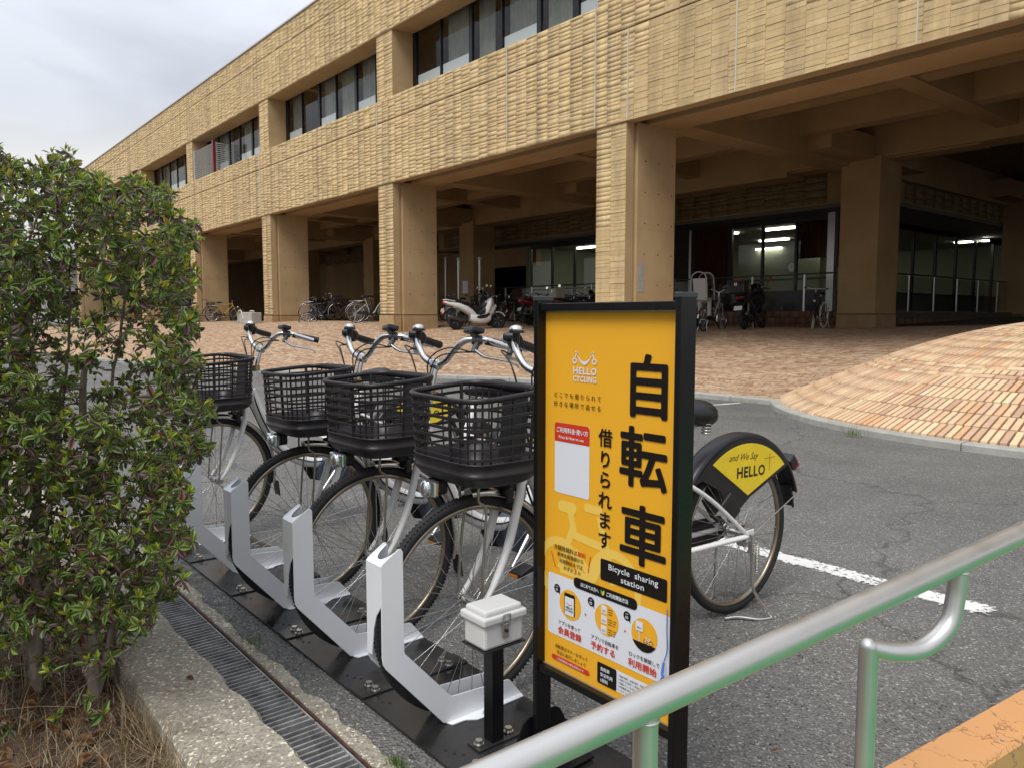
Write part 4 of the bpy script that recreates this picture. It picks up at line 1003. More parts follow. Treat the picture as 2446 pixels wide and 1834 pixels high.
# ================================================================ switch box on a post
sb = empty('switch_box', (-1.705, 1.33, .012)); tag(sb, 'white plastic switch box with a latch on a short black post', 'switch box')
M_BOXW = mat('box_plastic', (.66, .66, .64), .35, var=.03, vscale=10)
def Q(name, fn, m, par):
    mb = MB(); fn(mb); return mb.build(name, m, par)
Q('post', lambda q: q.bb(-.0205, .0205, -.0205, .0205, .006, .30), mat('black_post', (.006, .006, .007), .3), sb)
Q('foot_plate', lambda q: q.bb(-.03, .03, -.075, .075, .001, .006), M_PLATE, sb)
for y in (-.055, .055): Q('bolt', lambda q: (q.disc((0, y, .009), .0155, .004, 'z', 16), q.disc((0, y, .016), .0115, .011, 'z', 6)), M_BOLT, sb)
Q('tray', lambda q: q.bb(-.055, .055, -.075, .075, .30, .304), M_PLATE, sb)
Q('case', lambda q: q.rbox((0, 0, .342), (.10, .14, .075), .008), M_BOXW, sb)
lid = Q('lid', lambda q: (q.rbox((0, 0, .388), (.118, .158, .024), .006), q.rbox((0, 0, .406), (.098, .135, .022), .008)), M_BOXW, sb)
lat = Q('latch', lambda q: (q.rbox((.056, .0, .352), (.006, .022, .042), .002), q.tube([(.062, -.012, .40), (.062, -.012, .365)], .0018, 6), q.tube([(.062, .012, .40), (.062, .012, .365)], .0018, 6), q.tube([(.061, -.012, .40), (.061, .012, .40)], .0018, 6)), M_BOLT, sb)
Q('latch_button', lambda q: q.disc((.061, 0, .352), .005, .004, 'x', 12), M_BLACKW, lat)
sb.rotation_euler = (0, 0, 0)
# ================================================================ sign board
SX, SY, SZ = -1.2735, 1.33, 0.0
sg = empty('sign_board', (SX, SY, 0)); tag(sg, 'tall yellow and black bicycle sharing sign with Japanese lettering beside the rack', 'sign')
M_SBLK = mat('sign_frame_black', (.006, .006, .007), .3, rvar=.06, vscale=20, spec=.35)
M_SCAP = mat('sign_cap', (.045, .048, .052), .35)
M_SYEL = mat('sign_yellow', (.88, .44, .028), .42, var=.015, vscale=6, spec=.3)
M_SYEL2 = mat('sign_pale_yellow', (.90, .60, .11), .38)
M_SWH = mat('sign_white', (.76, .78, .83), .38)
M_SRED = mat('sign_red', (.64, .045, .018), .38)
M_SINK = mat('sign_ink', (.014, .011, .010), .5, spec=.15)
M_STRIM = mat('sign_trim', (.42, .40, .34), .35, metal=.7)
M_SGRN = mat('sign_green', (.12, .36, .06), .4)
def S(name, fn, m, par=None):
    mb = MB(); fn(mb); return mb.build(name, m, par or sg)
PT, PB, PX = 1.262, .330, .2135
for s, px_ in ((-1, -.2223), (1, .2355)):
    S('post', lambda q: q.rbox((px_, .002, (1.294 + .014) / 2), (.0165, .052, 1.294 - .014), .002), M_SBLK)
    S('post_cap', lambda q: q.rbox((px_, .002, 1.296), (.020, .056, .012), .002), M_SCAP)
    ft = S('foot', lambda q: q.prism([(-.13, .016), (-.125, .03), (-.05, .165), (-.035, .175), (.065, .175), (.08, .165), (.15, .03), (.155, .016)], 'x', px_ + s * .013 - .003, px_ + s * .013 + .003), M_SBLK)
    S('foot_base', lambda q: q.bb(px_ - .04, px_ + .05, -.13, .155, .0182, .024), M_SBLK, ft)
S('top_rail', lambda q: q.rbox((.0066, .0, 1.274), (.4405, .036, .019), .002), M_SBLK)
S('bottom_rail', lambda q: q.rbox((.0066, .0, .318), (.4405, .036, .02), .002), M_SBLK)
S('trim', lambda q: q.bb(-PX, PX + .0135, -.002, .006, PT - .001, PT + .003), M_STRIM); S('trim', lambda q: q.bb(-PX, PX + .0135, -.002, .006, PB - .004, PB), M_STRIM)
pan = S('panel', lambda q: q.bb(-PX, PX + .0135, .004, .012, PB, PT), M_SYEL)
def lay(k): return .004 - .0008 * k
def rrect(x0, x1, z0, z1, r, n=5):
    pts = []
    for cx, cz, a0 in ((x1 - r, z1 - r, 0), (x0 + r, z1 - r, 90), (x0 + r, z0 + r, 180), (x1 - r, z0 + r, 270)): pts += arc((cx, cz), r, a0, a0 + 90, n)
    return pts
def flat(q, poly, k, mi=0):
    y = lay(k); q.add([(p[0], y, p[1]) for p in poly], [tuple(range(len(poly)))], mi)
def shape(name, polys, k, m, par=None):
    mb = MB()
    for p in polys: flat(mb, p, k)
    return mb.build(name, m, par or pan)
def circ(cx, cz, r, n=36): return [(cx + r * math.cos(2 * math.pi * i / n), cz + r * math.sin(2 * math.pi * i / n)) for i in range(n)]
def ringpoly(cx, cz, r0, r1, a0=0, a1=360, n=40):
    return [[(cx + r * math.cos(R(a)), cz + r * math.sin(R(a))) for r, a in ((r0, a0 + (a1 - a0) * i / n), (r1, a0 + (a1 - a0) * i / n), (r1, a0 + (a1 - a0) * (i + 1) / n), (r0, a0 + (a1 - a0) * (i + 1) / n))] for i in range(n)]
def stroke(p, q, w_):
    d = Vector((q[0] - p[0], q[1] - p[1])); u = Vector((-d.y, d.x)).normalized() * w_ / 2
    return [(p[0] + u.x, p[1] + u.y), (q[0] + u.x, q[1] + u.y), (q[0] - u.x, q[1] - u.y), (p[0] - u.x, p[1] - u.y)]
def T(body, x, z, h, m, k=3, off=.012, align='LEFT', space=1.0, width=None, par=None):
    o = text_obj(body, h, m, par or pan, off=off, align=align, space=space, width=width); o.location = (x, lay(k), z); return o
# pale bicycle silhouette behind the print
bw_ = .021
pol = ringpoly(-.155, .600, .062, .084) + ringpoly(.035, .605, .066, .088)
for p, q in (((-.155, .60), (-.105, .725)), ((-.105, .70), (.0, .69)), ((-.10, .66), (-.035, .60)), ((-.035, .60), (.01, .69)), ((.035, .605), (-.015, .765)), ((-.035, .60), (-.155, .60)), ((-.118, .755), (-.10, .70))): pol.append(stroke(p, q, bw_))
pol += [rrect(-.163, -.095, .752, .782, .014), rrect(-.068, -.005, .768, .79, .006)]
for i, p in enumerate(pol): pass
mb = MB()
for i, p in enumerate(pol): y = .0036 - .000003 * i; mb.add([(a, y, b_) for a, b_ in p], [tuple(range(len(p)))])
mb.build('bicycle_silhouette', M_SYEL2, pan)
# logo
pol = ringpoly(-.1045, 1.141, .0042, .0078, n=20) + ringpoly(-.0365, 1.141, .0042, .0078, n=20)
def smile(n=18):
    out = []
    for i in range(n):
        a0, a1 = i / n, (i + 1) / n
        f = lambda t: (-.0965 + .052 * t, 1.157 - .017 * math.sin(math.pi * t))
        g_ = lambda t: (-.0965 + .052 * t, 1.157 - .017 * math.sin(math.pi * t) - .0075 * math.sin(math.pi * t) - .001)
        out.append([f(a0), f(a1), g_(a1), g_(a0)])
    return out
pol += smile() + [stroke((-.1035, 1.148), (-.0965, 1.163), .003), stroke((-.0375, 1.148), (-.0445, 1.163), .003), stroke((-.102, 1.164), (-.093, 1.161), .003), stroke((-.039, 1.164), (-.048, 1.161), .003)]
shape('logo', pol, 2, M_SWH)
T('HELLO', -.110, 1.109, .0235, M_SWH, 2, .03, space=1.15, width=.079); T('CYCLING', -.110, 1.0905, .0185, M_SWH, 2, .03, space=1.1, width=.079)
# big vertical lettering
for ch, x, z, h, wd in (('自', .064, 1.037, .150, .112), ('転', .052, .873, .148, .139), ('車', .054, .692, .148, .137)):
    T(ch, x - .005, z, h, M_SINK, 3, .021)
for i, ch in enumerate('借りられます'):
    T(ch, -.0195, (.944, .892, .842, .792, .743, .694)[i], .0465, M_SINK, 3, .016)
T('どこでも借りられて', -.180, 1.0475, .0150, M_SINK, 3, .004, space=1.56); T('好きな場所で返せる', -.180, 1.0245, .0150, M_SINK, 3, .004, space=1.56)
# code card (left blank)
shape('card', [rrect(-.1765, -.051, .800, .982, .006)], 1, M_SWH)
shape('card_head', [[(-.1765, .934), (-.051, .934), (-.051, .976), (-.0535, .9805), (-.057, .982), (-.1705, .982), (-.174, .9805), (-.1765, .976)]], 2, M_SRED)
T('ご利用料金·使い方', -.1705, .9585, .0145, M_SWH, 3, .02, width=.113); T('Price & How to use', -.1605, .942, .0108, M_SWH, 3, .01, width=.09)
# small red and black note
T('月額登録料は', -.176, .650, .0142, M_SINK, 3, .006, space=1.03); T('無料', -.0885, .650, .0142, M_SRED, 3, .014)
T('新規会員登録から', -.164, .634, .0122, M_SINK, 3, .006); T('利用開始までは', -.156, .618, .0122, M_SINK, 3, .006); T('わずか', -.140, .602, .0122, M_SINK, 3, .006); T('3', -.101, .601, .0195, M_SRED, 3, .01); T('分', -.088, .602, .011, M_SINK, 3, .004)
shape('slash', [stroke((-.187, .640), (-.170, .600), .0022)], 3, M_SRED); shape('slash', [stroke((-.043, .660), (-.051, .616), .0022)], 3, M_SRED)
# English box
shape('black_box', [rrect(-.009, .1975, .611, .664, .005)], 2, M_SINK)
T('Bicycle  sharing', .018, .6425, .0205, M_SWH, 4, .012, space=1.05, width=.153); T('station', .059, .621, .0205, M_SWH, 4, .012, space=1.05, width=.071)
# three steps
shape('step_panel', [rrect(-.200, .2085, .418, .582, .008)], 1, M_SWH)
shape('pill', [rrect(-.102, .111, .5665, .5935, .012)], 3, M_SINK)
T('はじめての方へ', -.076, .5755, .0118, M_SWH, 4, .022, width=.062); T('ご利用開始方法', .012, .5755, .0118, M_SWH, 4, .022, width=.07)
shape('beginner_mark', [[(-.006, .587), (.0, .582), (.0, .572), (-.006, .577)]], 4, M_SGRN); shape('beginner_mark', [[(.006, .587), (.0, .582), (.0, .572), (.006, .577)]], 4, M_SYEL2)
for x, z, s_ in ((-.164, .545, '01'), (-.040, .545, '02'), (.0795, .545, '03')):
    shape('step_mark', [circ(x, z, .0115), [(x + .004, z - .009), (x + .010, z - .006), (x + .011, z - .015)]], 2, M_SINK)
    T(s_, x, z - .0065, .0095, M_SWH, 3, .02, align='CENTER'); T('STEP', x, z + .0035, .0042, M_SWH, 3, .01, align='CENTER')
cc = ((-.115, .514), (.013, .514), (.133, .515)); crd = .0395
def chord(cx, cz, r, z0):
    a = math.degrees(math.asin((z0 - cz) / r)); return arc((cx, cz), r, a, -180 - a, 24)
shape('step_circle', [circ(*cc[0], crd)], 2, M_SYEL); shape('step_circle', [circ(*cc[1], crd)], 2, M_SYEL); shape('step_circle', [circ(*cc[2], crd)], 2, M_SYEL)
shape('phone', [rrect(-.136, -.097, .486, .543, .004)], 3, M_SINK); shape('phone_screen', [[(-.133, .486), (-.100, .486), (-.100, .534), (-.133, .534)]], 4, M_SWH)
T('HELLO', -.1165, .5035, .0085, M_SINK, 5, .02, align='CENTER'); T('CYCLING', -.1165, .4965, .0065, M_SINK, 5, .02, align='CENTER'); shape('logo', [stroke((-.126, .5185), (-.119, .514), .0015), stroke((-.119, .514), (-.112, .514), .0015), stroke((-.112, .514), (-.106, .5185), .0015)], 5, M_SRED)
def minibike(cx, cz, s, k, m_w, m_f):
    shape('little_wheel', ringpoly(cx - 10 * s, cz, 5.6 * s, 7 * s, n=16) + ringpoly(cx + 10 * s, cz, 5.6 * s, 7 * s, n=16), k, m_w)
    shape('little_frame', [stroke((cx - 10 * s, cz), (cx - 6 * s, cz + 13 * s), 2 * s), stroke((cx - 6 * s, cz + 8 * s), (cx + 1 * s, cz + 1 * s), 2.2 * s), stroke((cx + 1 * s, cz + 1 * s), (cx + 5 * s, cz + 11 * s), 2 * s), stroke((cx + 1 * s, cz + 1 * s), (cx + 10 * s, cz), 2 * s), stroke((cx + 2 * s, cz + 12 * s), (cx + 8 * s, cz + 12 * s), 2 * s), stroke((cx - 9 * s, cz + 13.5 * s), (cx - 3 * s, cz + 13.5 * s), 2 * s)], k + 1, m_f)
for i, z in enumerate((.537, .512, .487)):
    shape('list_card', [rrect(-.0045, .0145, z - .0085, z + .0115, .001)], 3, M_SWH); minibike(.005, z - .002, .00036, 4, M_SINK, M_SYEL)
    for j in range(3): shape('list_line', [stroke((.019, z + .006 - .006 * j), (.033, z + .006 - .006 * j), .0016)], 3, M_SINK)
    if i: 
        for j in range(3): shape('list_line', [stroke((.036, z + .006 - .006 * j), (.046 - .002 * j, z + .006 - .006 * j), .0016)], 3, M_SINK)
shape('step_ground', [chord(cc[2][0], cc[2][1], crd, .496)], 3, M_SINK)
shape('little_sign', [rrect(.108, .130, .522, .545, .002), stroke((.119, .497), (.119, .523), .0022)], 4, M_SWH); T('HELLO', .119, .5285, .0045, M_SINK, 5, .02, align='CENTER'); minibike(.147, .502, .00085, 4, M_SINK, M_SWH)
for x, z in ((-.061, .507), (.072, .507)): shape('arrow', [[(x, z + .0035), (x + .006, z), (x, z - .0035)]], 3, M_SRED)
for (x, z, w_, s1, s2, w2) in ((-.159, .453, .080, 'アプリを使って', '会員登録', .086), (-.039, .453, .091, 'アプリで自転車を', '予約する', .081), (.086, .453, .092, 'ロックを解錠して', '利用開始', .086)):
    T(s1, x, z, .0122, M_SINK, 3, .006, width=w_); T(s2, x - .001, z - .0235, .0205, M_SRED, 3, .024, width=w2)
# foot of the sheet
T('自転車はマナーを守って', -.170, .386, .0112, M_SINK, 3, .004, width=.118); T('安全に走行しましょう', -.164, .3705, .0112, M_SINK, 3, .004, width=.106)
shape('pill', [rrect(-.184, -.044, .350, .3635, .0065)], 2, M_SRED); T('ご利用開始前の事前点検は必ず', -.165, .3535, .0072, M_SWH, 3, .006, width=.10)
shape('white_box', [rrect(.03, .2, .347, .4005, .004)], 1, M_SWH); shape('black_box', [rrect(-.0165, .048, .347, .4005, .005)], 2, M_SINK)
for i, s_ in enumerate(('自転車', '安全利用', '5原則')): T(s_, -.0055, .3825 - .0145 * i, .0105, M_SWH, 3, .014)
for i, s_ in enumerate(('1. 車道が原則、左側を通行、歩道は例外、歩行者を優先', '2. 交差点では信号と一時停止を守って、安全確認', '3. 夜間はライトを点灯', '4. 飲酒運転は禁止', '5. ヘルメットを着用')): T(s_, .053, .3885 - .0088 * i, .0054, M_SINK, 3, .004)
# torn blue tape on the edge
tp = S('tape_scrap', lambda q: (q.tube(spline([(.204, -.004, .60), (.206, -.006, .55), (.205, -.003, .505), (.199, -.005, .48), (.2, -.01, .47), (.214, -.03, .458), (.216, -.025, .446), (.205, -.012, .44), (.196, -.004, .425), (.188, -.006, .41)], 4), [.0012] * 14 + [.003] * 8 + [.0045] * 15, 6, flat=.35), q.tube(spline([(.2, -.008, .445), (.19, -.006, .43), (.181, -.006, .405)], 4), [.004] * 9, 6, flat=.3)), mat('blue_tape', (.05, .16, .55), .25))
# ================================================================ handrail, orange wall and green ramp
M_SUS = mat('brushed_stainless', (.72, .70, .66), .43, metal=1.0, rvar=.05, vscale=14)
hr = empty('handrail', (-.62, .75, 0)); tag(hr, 'brushed stainless steel handrail running along the ramp edge before the sign', 'handrail')
def HRp(name, fn, m=None):
    mb = MB(); fn(mb); mb.v = [(p[0] + .62, p[1] - .75, p[2]) for p in mb.v]; return mb.build(name, m or M_SUS, hr)
rx = lambda y: -.592 + .0956 * (y - .481)
rz = lambda y: .783 + .0576 * (y - .481)
HRp('top_tube', lambda q: q.tube([(rx(y), y, rz(y)) for y in (-.4, .3, .9, 1.6, 2.4, 4.2)], .0190, 28))
HRp('post', lambda q: q.tube([(rx(.675), .675, .0), (rx(.675), .675, rz(.675) - .012)], .0150, 24))
HRp('weld', lambda q: q.torus((rx(.675), .675, rz(.675) - .017), .0152, .0022, 'z', 24, 6))
HRp('bracket', lambda q: q.tube(spline([(-.579, 1.237, .706), (-.551, 1.275, .696), (-.527, 1.325, .697), (-.509, 1.372, .727), (-.505, 1.391, .775), (-.504, 1.396, .830)], 8), .0155, 24))
HRp('weld', lambda q: q.torus((-.504, 1.396, .820), .0158, .0022, 'z', 24, 6))
HRp('post', lambda q: (q.tube([(-.577, 1.238, .30), (-.577, 1.238, .706)], .0155, 24), q.ball((-.577, 1.238, .706), .0157, 0, 20, 12)))
M_OR = bpy.data.materials.new('orange_painted_concrete'); M_OR.use_nodes = True; t = M_OR.node_tree; b = t.nodes['Principled BSDF']; b.inputs['Roughness'].default_value = .7
g = N(t, 'ShaderNodeNewGeometry'); v_ = N(t, 'ShaderNodeTexVoronoi', feature='DISTANCE_TO_EDGE'); v_.inputs['Scale'].default_value = 9
nn_ = N(t, 'ShaderNodeTexNoise'); nn_.inputs['Scale'].default_value = 26; nn_.inputs['Detail'].default_value = 6; t.links.new(g.outputs['Position'], nn_.inputs['Vector'])
va = N(t, 'ShaderNodeMix', data_type='RGBA', blend_type='ADD'); va.inputs['Factor'].default_value = .09; t.links.new(g.outputs['Position'], va.inputs['A']); t.links.new(nn_.outputs['Color'], va.inputs['B']); t.links.new(va.outputs['Result'], v_.inputs['Vector'])
r_ = N(t, 'ShaderNodeValToRGB'); r_.color_ramp.elements[0].position = .004; r_.color_ramp.elements[0].color = (.12, .06, .03, 1); r_.color_ramp.elements[1].position = .014; r_.color_ramp.elements[1].color = (1, 1, 1, 1); t.links.new(v_.outputs['Distance'], r_.inputs[0])
n4 = N(t, 'ShaderNodeTexNoise'); n4.inputs['Scale'].default_value = 55; n4.inputs['Detail'].default_value = 3; t.links.new(g.outputs['Position'], n4.inputs['Vector'])
r4 = N(t, 'ShaderNodeValToRGB'); r4.color_ramp.elements[0].position = .30; r4.color_ramp.elements[0].color = (.22, .20, .18, 1); r4.color_ramp.elements[1].position = .34; r4.color_ramp.elements[1].color = (.66, .33, .13, 1); t.links.new(n4.outputs['Fac'], r4.inputs[0])
mm = N(t, 'ShaderNodeMix', data_type='RGBA', blend_type='MULTIPLY'); mm.inputs['Factor'].default_value = .65; t.links.new(r4.outputs[0], mm.inputs['A']); t.links.new(r_.outputs[0], mm.inputs['B']); t.links.new(mm.outputs['Result'], b.inputs['Base Color'])
bu = N(t, 'ShaderNodeBump'); bu.inputs['Distance'].default_value = .002; t.links.new(nn_.outputs['Fac'], bu.inputs['Height']); t.links.new(bu.outputs[0], b.inputs['Normal'])
def ow_(q):
    n = 14; secs = []
    for i in range(n + 1):
        y = 1.15 + i * .25; xa = -.636 + (y - 1.411) * .106; xb = xa + .108
        secs.append([(xa, y, -.05), (xa, y, .392), (xa + .008, y, .40), (xb - .008, y, .40), (xb, y, .392), (xb, y, -.05)])
    q.loft(secs, True, 0, False)
mb = MB(); ow_(mb); o = mb.build('ramp_wall', M_OR); tag(o, 'low orange painted concrete wall with cracked paint beneath the handrail', 'wall')
mb = MB(); mb.add([(-.545, -1.2, .012), (2.2, -1.2, .012), (2.2, 1.2, .06), (-.545, 1.2, .06), (-.2, 5, .25), (2.2, 5, .25)], [(0, 1, 2, 3), (3, 2, 5, 4)])
o = mb.build('ramp_surface', mat('green_ramp_coating', (.05, .25, .10), .8, var=.2, vscale=8, bump=.002, bscale=120)); tag(o, kind='structure')
# ================================================================ kerb, drain, gutter, planting bed
M_AGG = bpy.data.materials.new('exposed_aggregate'); M_AGG.use_nodes = True; t = M_AGG.node_tree; b = t.nodes['Principled BSDF']; b.inputs['Roughness'].default_value = .9
g = N(t, 'ShaderNodeNewGeometry'); n1_ = N(t, 'ShaderNodeTexNoise'); n1_.inputs['Scale'].default_value = 7; n1_.inputs['Detail'].default_value = 8; n1_.inputs['Roughness'].default_value = .7; t.links.new(g.outputs['Position'], n1_.inputs['Vector'])
r1_ = N(t, 'ShaderNodeValToRGB'); r1_.color_ramp.elements[0].position = .3; r1_.color_ramp.elements[0].color = (.25, .225, .175, 1); r1_.color_ramp.elements[1].position = .7; r1_.color_ramp.elements[1].color = (.47, .43, .35, 1); t.links.new(n1_.outputs['Fac'], r1_.inputs[0])
vo_ = N(t, 'ShaderNodeTexVoronoi'); vo_.inputs['Scale'].default_value = 130; t.links.new(g.outputs['Position'], vo_.inputs['Vector'])
sc_ = N(t, 'ShaderNodeSeparateColor'); t.links.new(vo_.outputs['Color'], sc_.inputs[0])
r2_ = N(t, 'ShaderNodeValToRGB'); e = r2_.color_ramp.elements; e[0].position = 0; e[0].color = (.5, .48, .45, 1); e[1].position = 1; e[1].color = (2.6, 2.5, 2.3, 1)
for p_, c_ in ((.3, .85), (.75, 1.05), (.9, 1.3), (.93, 2.2)): q = e.new(p_); q.color = (c_, c_, c_, 1)
t.links.new(sc_.outputs[1], r2_.inputs[0])
mm = N(t, 'ShaderNodeMix', data_type='RGBA', blend_type='MULTIPLY'); mm.inputs['Factor'].default_value = .8; t.links.new(r1_.outputs[0], mm.inputs['A']); t.links.new(r2_.outputs[0], mm.inputs['B']); t.links.new(mm.outputs['Result'], b.inputs['Base Color'])
bu = N(t, 'ShaderNodeBump'); bu.inputs['Distance'].default_value = .006; v3 = N(t, 'ShaderNodeTexNoise'); v3.inputs['Scale'].default_value = 110; v3.inputs['Detail'].default_value = 5; t.links.new(g.outputs['Position'], v3.inputs['Vector']); t.links.new(v3.outputs['Fac'], bu.inputs['Height']); t.links.new(bu.outputs[0], b.inputs['Normal'])
def ragged(q, y0, y1, z, x0=-12, x1=1.0, side=1, amp=.012, thick=.1, step=.03):
    rr = random.Random(3); n = int((x1 - x0) / step); V = []; off = 0
    for i in range(n + 1):
        x = x0 + i * step; off = off * .6 + rr.uniform(-amp, amp) * .8
        ya, yb = (y0, y1 + off) if side > 0 else (y0 + off, y1)
        z_ = z + rr.uniform(-.0012, .0012)
        V += [(x, ya, z - thick), (x, ya + .002, z_ - .012), (x, ya + .012, z_), (x, yb - .014, z_), (x, yb - .002, z_ - .014), (x, yb, z - thick)]
    F = []
    for i in range(n):
        for k in range(5): F.append((i * 6 + k, i * 6 + 6 + k, i * 6 + 7 + k, i * 6 + 1 + k))
    q.add(V, F)
mb = MB(); ragged(mb, .556, .80, .10, amp=.008, thick=.2); o = mb.build('kerb', M_AGG, None, False); tag(o, kind='structure')
mb = MB(); ragged(mb, .985, 1.055, .006, amp=.014, thick=.05); o = mb.build('gutter_edge', M_AGG, None, False); tag(o, kind='structure')
mb = MB(); mb.bb(-12, 1, .79, .985, .0042, .006); o = mb.build('gutter_bed', mat('gutter_dirt', (.05, .042, .034), .95, var=.5, vscale=16)); tag(o, kind='structure')
M_RUST = mat('rusty_iron', (.075, .035, .022), .8, var=.5, vscale=30, bump=.001, bscale=200)
M_GALV = mat('galvanised_steel', (.33, .33, .325), .6, metal=.3, var=.45, vscale=16, rvar=.12)
mb = MB(); mb.bb(-12, 1, .964, .972, .0065, .030); mb.bb(-12, 1, .972, .984, .0065, .0095); o = mb.build('gutter_angle', M_RUST); tag(o, kind='structure')
def grate():
    root = empty('drain_grate')
    mb = MB(); mb.bb(-.493, .493, .956, .961, .0065, .026); mb.bb(-.493, .493, .808, .813, .0065, .026); mb.build('edge_bar', M_GALV, root)
    mb = MB(); mb.box((0, .8845, .016), (.0062, .141, .018)); first = mb.build('bar', M_GALV, root); me = first.data; first.location.x = -.48
    for k in range(1, 37):
        o = bpy.data.objects.new('bar', me); C.objects.link(o); o.parent = root; o.location.x = -.48 + k * .0266; o.location.z = rnd.uniform(-.0006, .0006)
    return root
GR = grate(); gl_ = ['galvanised drain grate nearest the bottom edge beside the kerb', 'galvanised drain grate beside the empty rack end, next to the first grate', 'galvanised drain grate partly under the shrub tips', 'galvanised drain grate hidden beneath the shrub', 'galvanised drain grate farthest along the kerb behind the shrub']
for k in range(5):
    o = GR if k == 0 else copy_tree(GR); o.location = (-1.62 - .995 * k, 0, 0); tag(o, gl_[k], 'drain grate', 'steel grates over the gutter')
mb = MB(); n = 40
xs_ = [-14 + i * .4 for i in range(40)]; V = []; F = []
ys_ = [.565, .5, .4, .28, .1, -.2, -.7, -1.5, -4]
for x in xs_:
    for y in ys_: V.append((x, y, .006 + .03 * max(0, .56 - y) * (1 if y > -.7 else .6) + rnd.uniform(-.012, .012) * (y < .5)))
for i in range(len(xs_) - 1):
    for k in range(len(ys_) - 1): F.append((i * 9 + k, i * 9 + k + 1, i * 9 + 10 + k, i * 9 + 9 + k))
V = [v for v in V]
mb.add(V, F, 0, True); o = mb.build('soil', mat('dry_soil', (.10, .065, .042), .95, var=.5, vscale=18, bump=.006, bscale=60)); tag(o, kind='structure')
def hs(x, y): return .012 + .03 * max(0, .56 - y)
